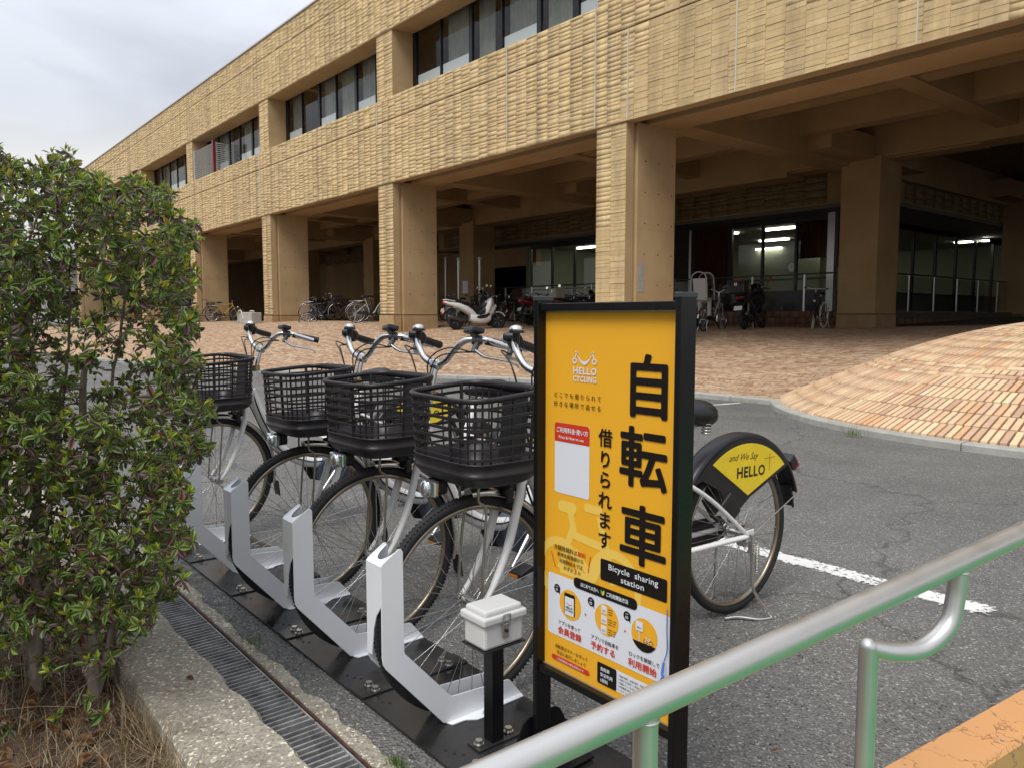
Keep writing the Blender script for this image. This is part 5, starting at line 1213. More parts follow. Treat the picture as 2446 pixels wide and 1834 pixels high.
# ================================================================ parked bicycles under the building
PAINT = {}
def paint(nm, col, rough=.3): return mat('paint_' + nm, col, rough, coat=.3)
def city_bike(nm, col, basket=True, seat=None, rack=True, wr=.34, tyre=None, turn=0.0, crossbar=False, m_guard=None, wb=1.1, tw=.018):
    root = empty('bicycle')
    def P(name, fn, m, par=None):
        mb = MB(); fn(mb); return mb.build(name, m, par or root)
    ty = tyre or M_RUB; fr = paint(nm, col)
    sp = mat('far_spoke', (.5, .5, .5), .3, metal=.9)
    f = wheel(wb, wr, 'front_wheel', root, r=wr, tw=tw, m_rim=M_CHROME, m_tyre=ty, nsp=24, spoke_r=.0028, m_sp=sp); wheel(0, wr, 'rear_wheel', root, r=wr, tw=tw, m_rim=M_CHROME, m_tyre=ty, nsp=24, spoke_r=.0028, m_sp=sp)
    f['steer'] = 1
    hx = wb - .22
    def frame(q):
        if crossbar: q.tube([(hx + .01, 0, .82), (.40, 0, .80)], .016, 8); q.tube([(hx + .03, 0, .76), (.48, 0, .30)], .018, 8)
        else: q.tube(spline([(hx + .02, 0, .78), (hx - .15, 0, .55), (.62, 0, .36), (.48, 0, .30)], 4), .019, 8)
        q.tube([(.48, 0, .29), (.32, 0, .80)], .016, 8)
        q.tube([(hx - .01, 0, .90), (hx + .045, 0, .72)], .02, 8)
        for s in (-1, 1):
            q.tube([(.48, s * .04, .30), (0, s * .06, wr)], .010, 6); q.tube([(.36, s * .02, .66), (0, s * .06, wr)], .008, 6)
    P('frame', frame, fr)
    fk = P('fork', lambda q: [q.tube(spline([(hx + .045, s * .03, .72), (hx + .07, s * .05, .68), (hx + .16, s * .055, .45), (wb, s * .055, wr)], 4), .011, 6) for s in (-1, 1)], fr); fk['steer'] = 1
    def guard(c, r0, a0, a1):
        def g_(q):
            secs = [[(c + r * math.cos(R(a)), y, wr + r * math.sin(R(a))) for r, y in ((r0 - .012, .026), (r0, .012), (r0, -.012), (r0 - .012, -.026), (r0 - .006, 0))] for a in np.linspace(a0, a1, 16)]
            q.loft(secs, True, 0, True)
        return g_
    mg = m_guard or M_CHROME
    if mg != 'none':
        o = P('mudguard', guard(wb, wr + .022, 60, 190), mg); o['steer'] = 1
        P('mudguard', guard(0, wr + .022, 10, 175), mg)
    P('saddle', lambda q: q.hull([(.18, .885, .05, .03), (.2, .888, .09, .04), (.28, .89, .08, .04), (.38, .893, .04, .03), (.45, .89, .02, .02)], 14, 2.2), M_SADD)
    P('seat_post', lambda q: q.tube([(.32, 0, .78), (.30, 0, .87)], .013, 8), M_CHROME)
    P('chain_case', lambda q: q.prism([(.57, .36), (.55, .24), (.1, .30), (-.03, wr), (.1, .385)], 'y', -.07, -.06), M_BPL)
    P('crank', lambda q: (q.disc((.48, 0, .29), .07, .02, 'y', 20), q.tube([(.48, .07, .29), (.58, .08, .17)], .010, 6), q.tube([(.48, -.07, .29), (.38, -.08, .41)], .010, 6)), M_CHROME)
    for s in (-1, 1): P('pedal', lambda q: q.box((.48 + s * .10, s * .12, .29 - s * .12), (.08, .08, .025)), M_BPL)
    hz_ = 1.03
    if crossbar:
        o = P('handlebar', lambda q: (q.tube(spline([(hx - .02, .28, hz_ - .02), (hx + .0, .15, hz_ - .03), (hx + .01, 0, hz_ - .03), (hx, -.15, hz_ - .03), (hx - .02, -.28, hz_ - .02)], 4), .013, 8), q.tube([(hx, 0, .90), (hx + .01, 0, hz_ - .03)], .014, 8)), M_CHROME)
    else:
        hb = [(hx - .20, .27, hz_ + .0), (hx - .06, .23, hz_ + .035), (hx + .0, .14, hz_ + .02), (hx + .005, .05, hz_ - .03), (hx, 0, hz_ - .04)]
        o = P('handlebar', lambda q: (q.tube(spline(hb + [(p[0], -p[1], p[2]) for p in hb[-2::-1]], 4), .013, 8), q.tube([(hx - .01, 0, .90), (hx, 0, hz_ - .04)], .014, 8)), M_CHROME)
    o['steer'] = 1
    for s in (-1, 1):
        o = P('grip', (lambda q: q.tube([(hx - .09, s * .24, hz_ + .028), (hx - .205, s * .272, hz_ - .002)], .018, 8)) if not crossbar else (lambda q: q.tube([(hx - .015, s * .2, hz_ - .025), (hx - .022, s * .285, hz_ - .02)], .019, 8)), M_BPL); o['steer'] = 1
    if basket:
        def bk(q):
            for k in range(6):
                z = .70 + k * .05; a, b_ = .13 + .008 * k, .16 + .008 * k; cx = wb - .02
                q.tube([(cx - a, -b_, z), (cx + a, -b_, z), (cx + a, b_, z), (cx - a, b_, z)], .006 if k < 5 else .011, 5, True)
            for i in range(20):
                t = i / 20 * 4; sd, fq = int(t), t - int(t); cn = [(-1, -1), (1, -1), (1, 1), (-1, 1), (-1, -1)]
                u = cn[sd][0] * (1 - fq) + cn[sd + 1][0] * fq; v = cn[sd][1] * (1 - fq) + cn[sd + 1][1] * fq
                q.tube([(wb - .02 + u * .13, v * .16, .70), (wb - .02 + u * .172, v * .20, .95)], .005, 4)
            q.bb(wb - .15, wb + .11, -.16, .16, .695, .705)
        o = P('basket', bk, M_BASK); o['steer'] = 1
    o = P('headlamp', lambda q: q.hull([(wb + .0, .69, .02, .02), (wb + .04, .69, .035, .03), (wb + .06, .69, .03, .028)], 10), M_LENS if not basket else M_CHROME); o['steer'] = 1
    if rack: P('carrier', lambda q: (q.tube([(.22, -.07, .735), (-.24, -.07, .735), (-.24, .07, .735), (.22, .07, .735)], .006, 6), [q.tube([(x, -.07, .735), (x, .07, .735)], .004, 5) for x in (-.15, -.05, .05, .15)], [q.tube([(-.1, s * .07, .735), (0, s * .07, wr)], .005, 5) for s in (-1, 1)]), M_CHROME)
    P('reflector', lambda q: q.rbox((-wr - .035, 0, wr + .17), (.02, .05, .04), .004), M_REDL)
    P('stand', lambda q: [q.tube([(0, s * .07, wr), (-.06, s * .13, .01)], .008, 6) for s in (-1, 1)], M_CHROME)
    if seat == 'rear':      # padded child seat with hood over the rear wheel
        m_ = mat('child_seat_grey', (.022, .025, .03), .6)
        P('child_seat', lambda q: (q.rbox((-.06, 0, .80), (.34, .34, .10), .03), q.rbox((-.24, 0, 1.06), (.10, .36, .52), .04, (0, R(-14), 0)), q.rbox((-.02, .17, .9), (.3, .04, .16), .02), q.rbox((-.02, -.17, .9), (.3, .04, .16), .02), q.rbox((.10, .11, .60), (.12, .1, .38), .03), q.rbox((.10, -.11, .60), (.12, .1, .38), .03)), m_)
        P('hood', lambda q: q.loft([[(-.30 + .26 * math.sin(t) * .9 - .05, y, 1.28 + .20 * math.cos(t) * (1 - (y / .23) ** 2 * .3)) for y in (-.22, -.15, -.05, .05, .15, .22)] for t in (-.7, -.2, .3, .8, 1.3)], False, 0, True), m_)
    if seat == 'clear':     # pale child seat with a clear rain cover on hoops
        m_ = mat('child_seat_white', (.52, .53, .52), .5)
        P('child_seat', lambda q: (q.rbox((-.05, 0, .80), (.34, .34, .08), .03), q.rbox((-.22, 0, 1.06), (.07, .36, .5), .03, (0, R(-12), 0)), q.rbox((.06, .12, .58), (.1, .1, .4), .03), q.rbox((.06, -.12, .58), (.1, .1, .4), .03)), m_)
        P('hoop', lambda q: [q.tube(spline([(x0, s * .2, .78), (x0 - .05, s * .21, 1.15), (x0 - .06, s * .17, 1.38), (x0 - .06, 0, 1.46), (x0 - .06, -s * .17, 1.38), (x0 - .05, -s * .21, 1.15), (x0, -s * .2, .78)], 4), .014, 7) for x0, s in ((-.25, 1), (.16, 1))], m_)
        P('rain_cover', lambda q: q.loft([[(x0, .2, .8), (x0 - .05, .205, 1.15), (x0 - .06, .165, 1.37), (x0 - .06, 0, 1.45), (x0 - .06, -.165, 1.37), (x0 - .05, -.205, 1.15), (x0, -.2, .8)] for x0 in (-.25, -.05, .16)], False, 0, True), glass_mat('clear_vinyl', (.8, .82, .82), .12, 1.0))
    if turn:
        p = Vector((hx + .02, 0, .8)); ax = Vector((-.055, 0, .18)).normalized(); M_ = Matrix.Translation(p) @ Matrix.Rotation(turn, 4, ax) @ Matrix.Translation(-p)
        for ch in root.children:
            if ch.get('steer'): ch.matrix_local = M_ @ ch.matrix_local
    return root
def park(o, x, y, fx, fy, lab, cat='bicycle', grp=None, lean=0.0):
    o.location = (x, y, H(x, y) + .006); o.rotation_euler = (R(lean), 0, math.atan2(fy, fx)); tag(o, lab, cat, grp)
blk, gry = (.012, .012, .014), (.06, .065, .07)
def lat(u): return (Rt * math.cos(R(u)) + Fh * math.sin(R(u)))
d = lat(12); park(city_bike('charcoal', (.03, .035, .05), turn=R(10)), -27.05, 12.35, d.x, d.y, 'dark city bicycle with front basket standing alone before the black entrance', grp='bicycles parked under the building')
d = lat(15); park(city_bike('silver', (.55, .55, .55), basket=False, rack=True), -23.75, 12.6, d.x, d.y, 'silver city bicycle with its front wheel behind the stained pillar', grp='bicycles parked under the building')
d = lat(24); park(city_bike('black', blk, basket=False, m_guard=M_BPL), -24.3, 13.1, d.x, d.y, 'black bicycle with red reflector tucked behind the silver bicycle', grp='bicycles parked under the building')
d = lat(20); park(city_bike('yellow', (.62, .36, .02), basket=False, crossbar=True, m_guard=M_BPL), -37.15, 12.2, d.x, d.y, 'yellow framed bicycle parked beside a pillar near the child seat bicycle', grp='bicycles parked under the building')
d = lat(20); park(city_bike('dark', (.02, .02, .022), seat='rear', wr=.28, m_guard=M_BPL), -37.75, 11.2, d.x, d.y, 'black bicycle with a tall hooded grey child seat over its rear wheel', grp='bicycles parked under the building')
d = Vector((-.2, 1, 0)); park(city_bike('cream', (.5, .5, .48), seat='clear', basket=True, wr=.30), -11.85, 15.9, d.x, d.y, 'white bicycle with a child seat under a clear rain hood near the railing', grp='bicycles parked under the building')
d = Vector((.21, -.974, 0)); park(city_bike('matt_black', blk, basket=False, rack=False, crossbar=True, tyre=mat('cream_tyre', (.78, .74, .62), .7), turn=R(16), m_guard='none', wb=.95, tw=.024), -10.35, 18.95, d.x, d.y, 'black fixed wheel bicycle with cream tyres beside the inner pillar', grp='bicycles parked under the building')
d = Vector((-.5, .86, 0)); park(city_bike('navy', (.015, .03, .07), basket=True), -11.7, 17.9, d.x, d.y, 'navy bicycle between the rain hood child seat and the black scooter', grp='bicycles parked under the building')
d = Vector((-.4, .9, 0)); park(city_bike('beige', (.42, .34, .2), basket=False), -11.35, 17.1, d.x, d.y, 'beige framed bicycle half behind the black scooter with top box', grp='bicycles parked under the building')
proto = city_bike('plain_black', blk, m_guard=M_BPL); proto2 = city_bike('plain_grey', gry)
ROW = 'row of dark bicycles in the shade before the office'
ORD = ['first', 'second', 'third', 'fourth', 'fifth', 'sixth', 'seventh', 'eighth', 'ninth', 'tenth', 'eleventh', 'twelfth', 'thirteenth', 'fourteenth']
ROWL = ['%s bicycle counted from the dark entrance in the shaded row before the office railing' % q for q in ORD]
for i in range(14):
    x = -26.3 + i * .62 + rnd.uniform(-.08, .08); y = 18.6 + rnd.uniform(-.25, .25)
    src = proto if i % 3 else proto2
    o = src if (i in (0, 1)) else copy_tree(src)
    park(o, x, y, rnd.uniform(-.15, .15), -1 if i % 4 == 1 else 1, ROWL[i], grp=ROW, lean=rnd.uniform(-3, 3))
ROW2 = 'dark bicycles in the shade beside the tiled pillar'
for i in range(6):
    x = -36.6 + i * .8 + rnd.uniform(-.1, .1); y = 15.6 + rnd.uniform(-.3, .3)
    o = copy_tree(proto if i % 2 else proto2); park(o, x, y, rnd.uniform(-.3, .3), 1, '%s bicycle counted from the yellow one in the shaded cluster behind it' % ORD[i], grp=ROW2, lean=rnd.uniform(-3, 3))
for i in range(4):
    x = -47.2 + i * .8; o = copy_tree(proto2 if i % 2 else proto); park(o, x, 13.2, .3, 1, '%s dark bicycle from the far end beyond the pillar with the child seat bicycle' % ORD[i], grp='dark bicycles beyond the farthest pillar')
# ================================================================ scooters
def scooter(nm, col, seat_m=None, topbox=None, plate=(.7, .7, .7), big=True, trim=None, mirrors=True):
    root = empty('motor_scooter'); bp = mat('paint_' + nm, col, .22, coat=.7)
    def P(name, fn, m, par=None):
        mb = MB(); fn(mb); return mb.build(name, m, par or root)
    r = .25; rw = empty('rear_wheel', (0, 0, r)); rw.parent = root; fw_ = empty('front_wheel', (1.30, 0, r)); fw_.parent = root
    for w_ in (rw, fw_):
        P('tyre', lambda q: q.torus((0, 0, 0), r - .055, .055, 'y', 40, 12), M_RUB, w_)
        P('rim', lambda q: (q.disc((0, 0, 0), .145, .07, 'y', 28), q.disc((0, 0, 0), .05, .12, 'y', 16)), mat('dark_rim', (.035, .035, .037), .35, metal=.6), w_)
        P('spoke', lambda q: [q.box((.08 * math.cos(a), 0, .08 * math.sin(a)), (.13, .082, .025), Matrix.Rotation(-a, 3, 'Y')) for a in (i * math.pi * .4 for i in range(5))], mat('alloy_spoke', (.22, .22, .22), .35, metal=.8), w_)
    # rear body sweeping up to a tail
    P('tail_fairing', lambda q: q.hull([(-.36, .80, .05, .025), (-.30, .79, .10, .05), (-.12, .745, .15, .085), (.12, .68, .165, .11), (.34, .58, .16, .13), (.50, .47, .14, .13), (.62, .38, .12, .09)], 18, 2.5), bp)
    P('floor_fairing', lambda q: q.hull([(.42, .36, .15, .10), (.52, .32, .175, .13), (.74, .30, .18, .13), (.95, .33, .17, .15), (1.05, .38, .14, .14)], 18, 3.2), bp)
    P('leg_shield', lambda q: (q.hull([(.90, .50, .16, .17), (.98, .62, .20, .22), (1.05, .74, .21, .20), (1.10, .82, .17, .17), (1.16, .80, .10, .12), (1.20, .76, .03, .05)], 18, 2.6), q.hull([(1.0, .44, .15, .12), (1.12, .56, .16, .14), (1.22, .66, .12, .10), (1.27, .70, .05, .05)], 16, 2.4)), bp)
    P('centre_tunnel', lambda q: q.hull([(.52, .44, .11, .07), (.70, .46, .10, .08), (.86, .56, .11, .10), (.96, .70, .12, .10)], 14, 2.6), trim or M_BPL)
    P('side_panel', lambda q: [q.hull([(.60, .36, .01, .03, s * .175), (.70, .36, .012, .055, s * .182), (.88, .39, .012, .06, s * .18), (1.0, .46, .01, .03, s * .165)], 10, 2.4) for s in (-1, 1)], M_BPL)
    P('saddle', lambda q: q.hull([(-.30, .835, .08, .02), (-.2, .83, .13, .04), (.02, .815, .145, .055), (.16, .78, .145, .06), (.24, .735, .14, .055), (.44, .71, .12, .05), (.54, .68, .07, .03)], 18, 2.6), seat_m or M_SADD)
    P('tail_lamp', lambda q: q.hull([(-.385, .765, .04, .02), (-.36, .765, .075, .035), (-.31, .765, .095, .035)], 14, 2.4), M_REDL)
    P('rear_mudguard', lambda q: (q.hull([(-.36, .40, .06, .04), (-.33, .50, .075, .06), (-.26, .60, .085, .07), (-.12, .64, .09, .06)], 12, 2.4)), M_BPL)
    P('number_plate', lambda q: q.box((-.385, 0, .52), (.006, .2, .11), (0, R(25), 0)), mat('plate_' + nm, plate, .5))
    P('engine', lambda q: (q.rbox((.16, .06, .30), (.46, .16, .2), .05), q.rbox((.04, .10, .27), (.40, .06, .13), .03)), mat('engine_black', (.02, .02, .021), .4))
    P('silencer', lambda q: q.tube([(.25, -.13, .26), (.05, -.16, .30), (-.25, -.17, .37), (-.30, -.17, .38)], [.03, .055, .055, .03], 14), mat('exhaust', (.12, .12, .125), .3, metal=.8))
    P('damper', lambda q: [q.tube([(-.03, s * .11, .30), (.02, s * .12, .62)], .025, 10) for s in (-1, 1)], mat('damper', (.15, .15, .15), .4, metal=.6))
    P('fork', lambda q: [q.tube([(1.30, s * .085, r), (1.14, s * .085, .66)], .022, 10) for s in (-1, 1)], mat('fork_grey', (.1, .1, .1), .35, metal=.7))
    P('front_mudguard', lambda q: q.loft([[(1.30 + rr * math.cos(R(a)), y, r + rr * math.sin(R(a))) for rr, y in ((.25, .075), (.285, .06), (.295, 0), (.285, -.06), (.25, -.075), (.27, 0))] for a in range(30, 165, 12)], True, 0, True), bp)
    P('handlebar', lambda q: (q.tube(spline([(.93, .36, .99), (1.0, .22, 1.02), (1.03, 0, .98), (1.0, -.22, 1.02), (.93, -.36, .99)], 5), .016, 8), q.hull([(.95, .98, .06, .03), (1.02, .99, .12, .05), (1.10, .97, .10, .05), (1.13, .95, .04, .02)], 14)), M_BPL)
    P('windscreen', lambda q: q.loft([[(1.05 - .12 * k, y * (1 - .25 * k), .97 + .20 * k - abs(y) * .25) for y in (-.16, -.08, 0, .08, .16)] for k in (0, .5, 1)], False, 0, True), mat('smoked_screen', (.02, .02, .022), .15))
    if mirrors:
        for s in (-1, 1):
            mr = P('mirror', lambda q: (q.tube([(1.0, s * .24, 1.02), (1.0, s * .30, 1.16), (.98, s * .34, 1.22)], .008, 6), q.hull([(1.02, 1.25, .05, .03, s * .34), (.985, 1.25, .08, .05, s * .34), (.98, 1.25, .075, .046, s * .34)], 16, 2.2)), M_BPL)
            P('mirror_glass', lambda q: q.hull([(.979, 1.25, .07, .042, s * .34), (.975, 1.25, .068, .04, s * .34)], 16, 2.2), mat('mirror_glass', (.9, .9, .9), .05, metal=1.0), mr)
    P('side_stand', lambda q: q.tube([(.48, .14, .25), (.44, .22, .01)], .012, 6), M_BPL)
    P('grab_rail', lambda q: q.tube(spline([(-.05, .15, .82), (-.3, .13, .865), (-.38, 0, .87), (-.3, -.13, .865), (-.05, -.15, .82)], 5), .012, 8), bp)
    if topbox:
        tb = P('top_box', lambda q: (q.rbox((-.30, 0, 1.0), (.34, .40, .26), .03)), mat('top_box_' + nm, topbox, .35))
        P('box_lid', lambda q: q.rbox((-.30, 0, 1.145), (.355, .41, .05), .015), mat('top_box_' + nm, topbox, .35), tb)
        P('box_latch', lambda q: q.rbox((-.475, 0, 1.09), (.02, .07, .09), .006), M_CHROME, tb)
    return root
GS = 'scooters and motorcycles parked under the building'
d = Vector((.30, .95, 0)).normalized(); park(scooter('white', (.78, .78, .76), plate=(.7, .25, .35)), -18.55, 13.1, d.x, d.y, 'large white scooter with pink number plate standing at the edge of the shade', 'scooter', GS, lean=-4)
d = Vector((.2, .97, 0)); park(scooter('black_red', (.015, .014, .016), plate=(.55, .62, .25)), -19.35, 13.6, d.x, d.y, 'black scooter with red tail lamp half behind the large white scooter', 'scooter', GS, lean=-4)
d = Vector((-.25, .97, 0)); park(scooter('dark_blue', (.012, .014, .02), topbox=(.014, .014, .016), plate=(.75, .75, .75)), -11.0, 16.4, d.x, d.y, 'black scooter with black top box parked before the railing', 'scooter', GS, lean=-4)
mb = MB(); mb.rbox((-11.05, 16.17, H(-11, 16.4) + 1.19), (.2, .17, .03), .01); 
o = mb.build('red_bag', mat('red_cloth', (.35, .015, .02), .7)); tag(o, 'small red cloth lying on the black top box of a scooter', 'cloth')
d = Vector((-.3, -.95, 0)); park(scooter('pearl', (.62, .63, .62)), -12.9, 17.2, d.x, d.y, 'white scooter nose out behind the yellow sign post', 'scooter', GS, lean=4)
d = Vector((.2, .97, 0)); park(scooter('grey_box', (.02, .02, .022), topbox=(.30, .31, .26)), -17.35, 16.4, d.x, d.y, 'dark motorcycle with a square grey-green top box beside the pillar', 'motorcycle', GS, lean=-4)
d = Vector((.1, .97, 0)); park(scooter('red_line', (.22, .012, .015)), -18.6, 16.0, d.x, d.y, 'dark red scooter in the shade between the white scooter and the grey box motorcycle', 'scooter', GS, lean=-4)
# ================================================================ small things under the building
def block(x, y, lab):
    mb = MB(); z = H(x, y); mb.rbox((x, y, z + .2), (.75, .4, .44), .02, (0, 0, R(4)))
    o = mb.build('concrete_block', M_KERB); tag(o, lab, 'concrete block')
block(-29.0, 11.0, 'grey concrete block lying against the foot of the tiled pillar'); block(-30.9, 11.5, 'smaller grey concrete block standing clear of the pillar, a rope looped over it')
mb = MB(); z = H(-29.8, 11.2)
mb.tube(spline([(-31.2, 11.25, z + .02), (-31.15, 11.25, z + .44), (-30.7, 11.2, z + .46), (-30.5, 11.2, z + .2), (-30.1, 11.15, z + .03), (-29.6, 11.1, z + .04), (-29.3, 11.05, z + .3), (-29.2, 11.0, z + .45), (-28.8, 11.0, z + .45)], 6), .022, 8)
o = mb.build('rope', mat('white_rope', (.62, .6, .55), .7)); tag(o, 'thick white rope looped between two concrete blocks', 'rope')
for i, (x, y, hh) in enumerate(((-31.3, 21.5, 3.0), (-25.3, 18.0, 2.4), (-24.3, 18.3, 2.4))):
    z = H(x, y); pr = empty('steel_pole', (x, y, z)); tag(pr, ('tall steel pole in the dark entrance', 'steel pole in the shade behind the stained pillar, farther one', 'steel pole in the shade behind the stained pillar, nearer one')[i], 'pole')
    mb = MB(); mb.tube([(0, 0, 0), (0, 0, hh)], .05, 12); mb.build('shaft', M_STEEL, pr)
    mb = MB(); mb.ball((0, 0, hh + .04), .08); mb.build('cap', mat('pole_cap', (.75, .75, .72), .3), pr)
mb = MB(); mb.bb(-28.62, -28.2, 20.578, 20.586, 2.3, 2.85); o = mb.build('paper_notice', M_SWH); tag(o, 'white paper notice taped to an inner pillar', 'notice')
wb_ = empty('wall_sign_box', (-42, 24.2, 4.0)); tag(wb_, 'small pale box sign fixed on the rear wall above a dark doorway', 'sign')
mb = MB(); mb.rbox((0, 0, 0), (2.2, .3, .9), .03); mb.build('case', mat('sign_case', (.30, .28, .24), .6), wb_)
mb = MB(); mb.bb(-1.0, 1.0, -.17, -.152, -.35, .35); mb.build('face', mat('sign_face', (.42, .41, .37), .5), wb_)
dr = empty('doorway', (-41.2, 24.25, 1.05)); tag(dr, 'dark doorway in the rear wall beneath the small box sign', 'door')
mb = MB(); mb.bb(-.7, .7, -.04, .04, 0, 2.5); mb.build('leaf', M_BLACKW, dr)
mb = MB(); mb.bb(-.8, -.7, -.06, .06, 0, 2.6); mb.bb(.7, .8, -.06, .06, 0, 2.6); mb.bb(-.7, .7, -.06, .06, 2.5, 2.6); mb.build('frame', M_DARK, dr)
mb = MB(); mb.rbox((-39.7, 23.6, 1.9), (.8, .1, 1.6), .02); o = mb.build('notice_board', mat('pale_board', (.45, .47, .44), .6)); tag(o, 'pale standing notice board near the dark doorway', 'notice board')
# white building far beyond the end of the block
hs_ = empty('white_house', (-74, 22, 0)); tag(hs_, 'white building with a long roof far beyond the last pillar', 'building')
mb = MB(); mb.bb(-6, 6, -14, 14, -1, 5.2); mb.build('wall', mat('white_render', (.75, .75, .74), .8), hs_)
mb = MB(); mb.prism([(-7, 5.2), (7, 5.2), (0, 7.2)], 'y', -15, 15); mb.build('roof', mat('grey_roof', (.25, .25, .26), .6), hs_)
for i in range(5): mb = MB(); mb.bb(6.0, 6.06, -12 + 5 * i, -9.5 + 5 * i, 1.6, 3.2); mb.build('window', M_DARK, hs_)
def street_tree(x, y, s_, lab):
    rr = random.Random(int(x * 7)); o = empty('street_tree', (x, y, 0)); tag(o, lab, 'tree', 'bare and leafy trees across the road behind the viewer')
    mb = MB(); mb.tube([(0, 0, 0), (.1, 0, 1.5 * s_), (0, .1, 3 * s_)], [.22 * s_, .17 * s_, .13 * s_], 8)
    tips_ = []
    for i in range(14):
        a = rr.random() * 6.28; l_ = rr.uniform(1.5, 3.2) * s_; p = Vector((0, .1, rr.uniform(2.2, 3) * s_)); q = p + Vector((math.cos(a) * l_ * .6, math.sin(a) * l_ * .6, l_ * .8)); mb.tube([p, p.lerp(q, .5) + Vector((0, 0, .2)), q], [.07 * s_, .05 * s_, .025 * s_], 6); tips_.append(q)
        for k in range(4): r2 = q + Vector((rr.uniform(-1, 1), rr.uniform(-1, 1), rr.uniform(.1, 1))) * s_; mb.tube([p.lerp(q, .7), r2], [.03 * s_, .012 * s_], 5); tips_.append(r2)
    mb.build('trunk', mat('tree_bark', (.09, .075, .06), .9), o, False)
    V, F = [], []
    for q in tips_:
        for k in range(45):
            c_ = q + Vector((rr.gauss(0, .5), rr.gauss(0, .5), rr.gauss(0, .4))) * s_; u = Vector((rr.uniform(-1, 1), rr.uniform(-1, 1), rr.uniform(-1, 1))).normalized() * .11; v = u.cross(Vector((rr.random(), rr.random(), 1))).normalized() * .07; k0 = len(V)
            V += [c_ - u, c_ + v, c_ + u, c_ - v]; F.append((k0, k0 + 1, k0 + 2, k0 + 3))
    me = bpy.data.meshes.new('crown'); me.from_pydata([tuple(v) for v in V], [], F); me.materials.append(M_FOLG); tag(link('crown', me, o), kind='stuff')
M_FOLG = mat('distant_leaf', (.05, .075, .03), .9, var=.4, vscale=3)
for i, (x, s_) in enumerate(((-44, 1.0), (-33, .9), (-24, 1.1), (-15, .95), (-6, 1.0), (4, .9), (13, 1.1))): street_tree(x, -17 - (i % 3) * 2.5, s_, '%s tree across the road behind the viewer, counted from the far end' % ORD[i])
# houses across the road, behind the photographer: seen only in the glass and the steel
M_FOLG = mat('distant_leaf', (.05, .075, .03), .9, var=.4, vscale=3)
for i, (x, w_, h_, c_) in enumerate(((-42, 16, 6.5, (.55, .53, .5)), (-14, 18, 5.5, (.65, .64, .62)), (16, 16, 7, (.42, .38, .33)))):
    o = empty('house', (x, -34, 0)); tag(o, ('pale two storey house across the road', 'long white house across the road', 'tan house across the road')[i] + ' behind the viewer', 'house')
    mb = MB(); mb.bb(-w_ / 2, w_ / 2, -4, 4, 0, h_); mb.build('wall', mat('house_wall_%d' % i, c_, .8), o)
    mb = MB(); mb.prism([(-5, h_), (5, h_), (0, h_ + 2)], 'x', -w_ / 2 - .5, w_ / 2 + .5); mb.build('roof', mat('grey_roof', (.2, .2, .2), .7), o)
    for k in range(4): mb = MB(); mb.bb(-w_ / 2 + 1.5 + k * (w_ - 3) / 4, -w_ / 2 + 3.5 + k * (w_ - 3) / 4, 4.0, 4.06, 1.2, 2.6); mb.build('window', M_DARK, o)
# ================================================================ shrubs
def leaf_mesh(name, L_, W_, fold=.25, curl=.12):
    """one leaf: pointed oval folded along its midrib, base at the origin, growing along +X, face up"""
    st = [(0, .0), (.12, .35), (.38, .95), (.62, .9), (.85, .48), (1, 0)]
    V, F = [], []
    for t, w_ in st:
        z = -curl * L_ * t * t; V.append((t * L_, 0, z))
    for t, w_ in st[1:-1]:
        z = -curl * L_ * t * t + fold * w_ * W_ / 2; V.append((t * L_, w_ * W_ / 2, z)); V.append((t * L_, -w_ * W_ / 2, z))
    n = len(st)
    for sd in (0, 1):
        idx = [n + 2 * k + sd for k in range(n - 2)]
        F.append((0, 1, idx[0])); F.append((n - 1, idx[-1], n - 2))
        for k in range(n - 3): F.append((k + 1, k + 2, idx[k + 1], idx[k]))
    return V, F
def leaf_mat(name, cols, single):
    m = bpy.data.materials.new(name); m.use_nodes = True; t = m.node_tree; b = t.nodes['Principled BSDF']
    s = N(t, 'ShaderNodeObjectInfo').outputs['Random'] if single else N(t, 'ShaderNodeAttribute', attribute_name='pick').outputs['Fac']
    r = N(t, 'ShaderNodeValToRGB'); e = r.color_ramp.elements
    while len(e) < len(cols): e.new(.5)
    for i, (p_, c_) in enumerate(cols): e[i].position = p_; e[i].color = (*c_, 1)
    t.links.new(s, r.inputs[0])
    g = N(t, 'ShaderNodeNewGeometry'); n = N(t, 'ShaderNodeTexNoise'); n.inputs['Scale'].default_value = 60; t.links.new(g.outputs['Position'], n.inputs['Vector'])
    q = N(t, 'ShaderNodeMapRange'); q.inputs['To Min'].default_value = .7; q.inputs['To Max'].default_value = 1.3; t.links.new(n.outputs['Fac'], q.inputs['Value'])
    mm = N(t, 'ShaderNodeMix', data_type='RGBA', blend_type='MULTIPLY'); mm.inputs['Factor'].default_value = 1; t.links.new(r.outputs[0], mm.inputs['A']); t.links.new(q.outputs[0], mm.inputs['B'])
    t.links.new(mm.outputs['Result'], b.inputs['Base Color']); b.inputs['Roughness'].default_value = .36; b.inputs['Specular IOR Level'].default_value = .5
    tl = N(t, 'ShaderNodeBsdfTranslucent'); t.links.new(mm.outputs['Result'], tl.inputs[0]); ms_ = N(t, 'ShaderNodeMixShader'); ms_.inputs[0].default_value = .22
    o = t.nodes['Material Output']; t.links.new(b.outputs[0], ms_.inputs[1]); t.links.new(tl.outputs[0], ms_.inputs[2]); t.links.new(ms_.outputs[0], o.inputs['Surface'])
    return m
OLD = [(0.0, (.08, .135, .035)), (.30, (.15, .22, .05)), (.58, (.22, .29, .075)), (.70, (.21, .19, .14)), (.83, (.19, .145, .125)), (.93, (.13, .07, .065)), (1.0, (.2, .09, .06))]
NEW = [(0.0, (.26, .38, .045)), (.5, (.36, .46, .06)), (.8, (.46, .46, .07)), (1.0, (.48, .31, .06))]
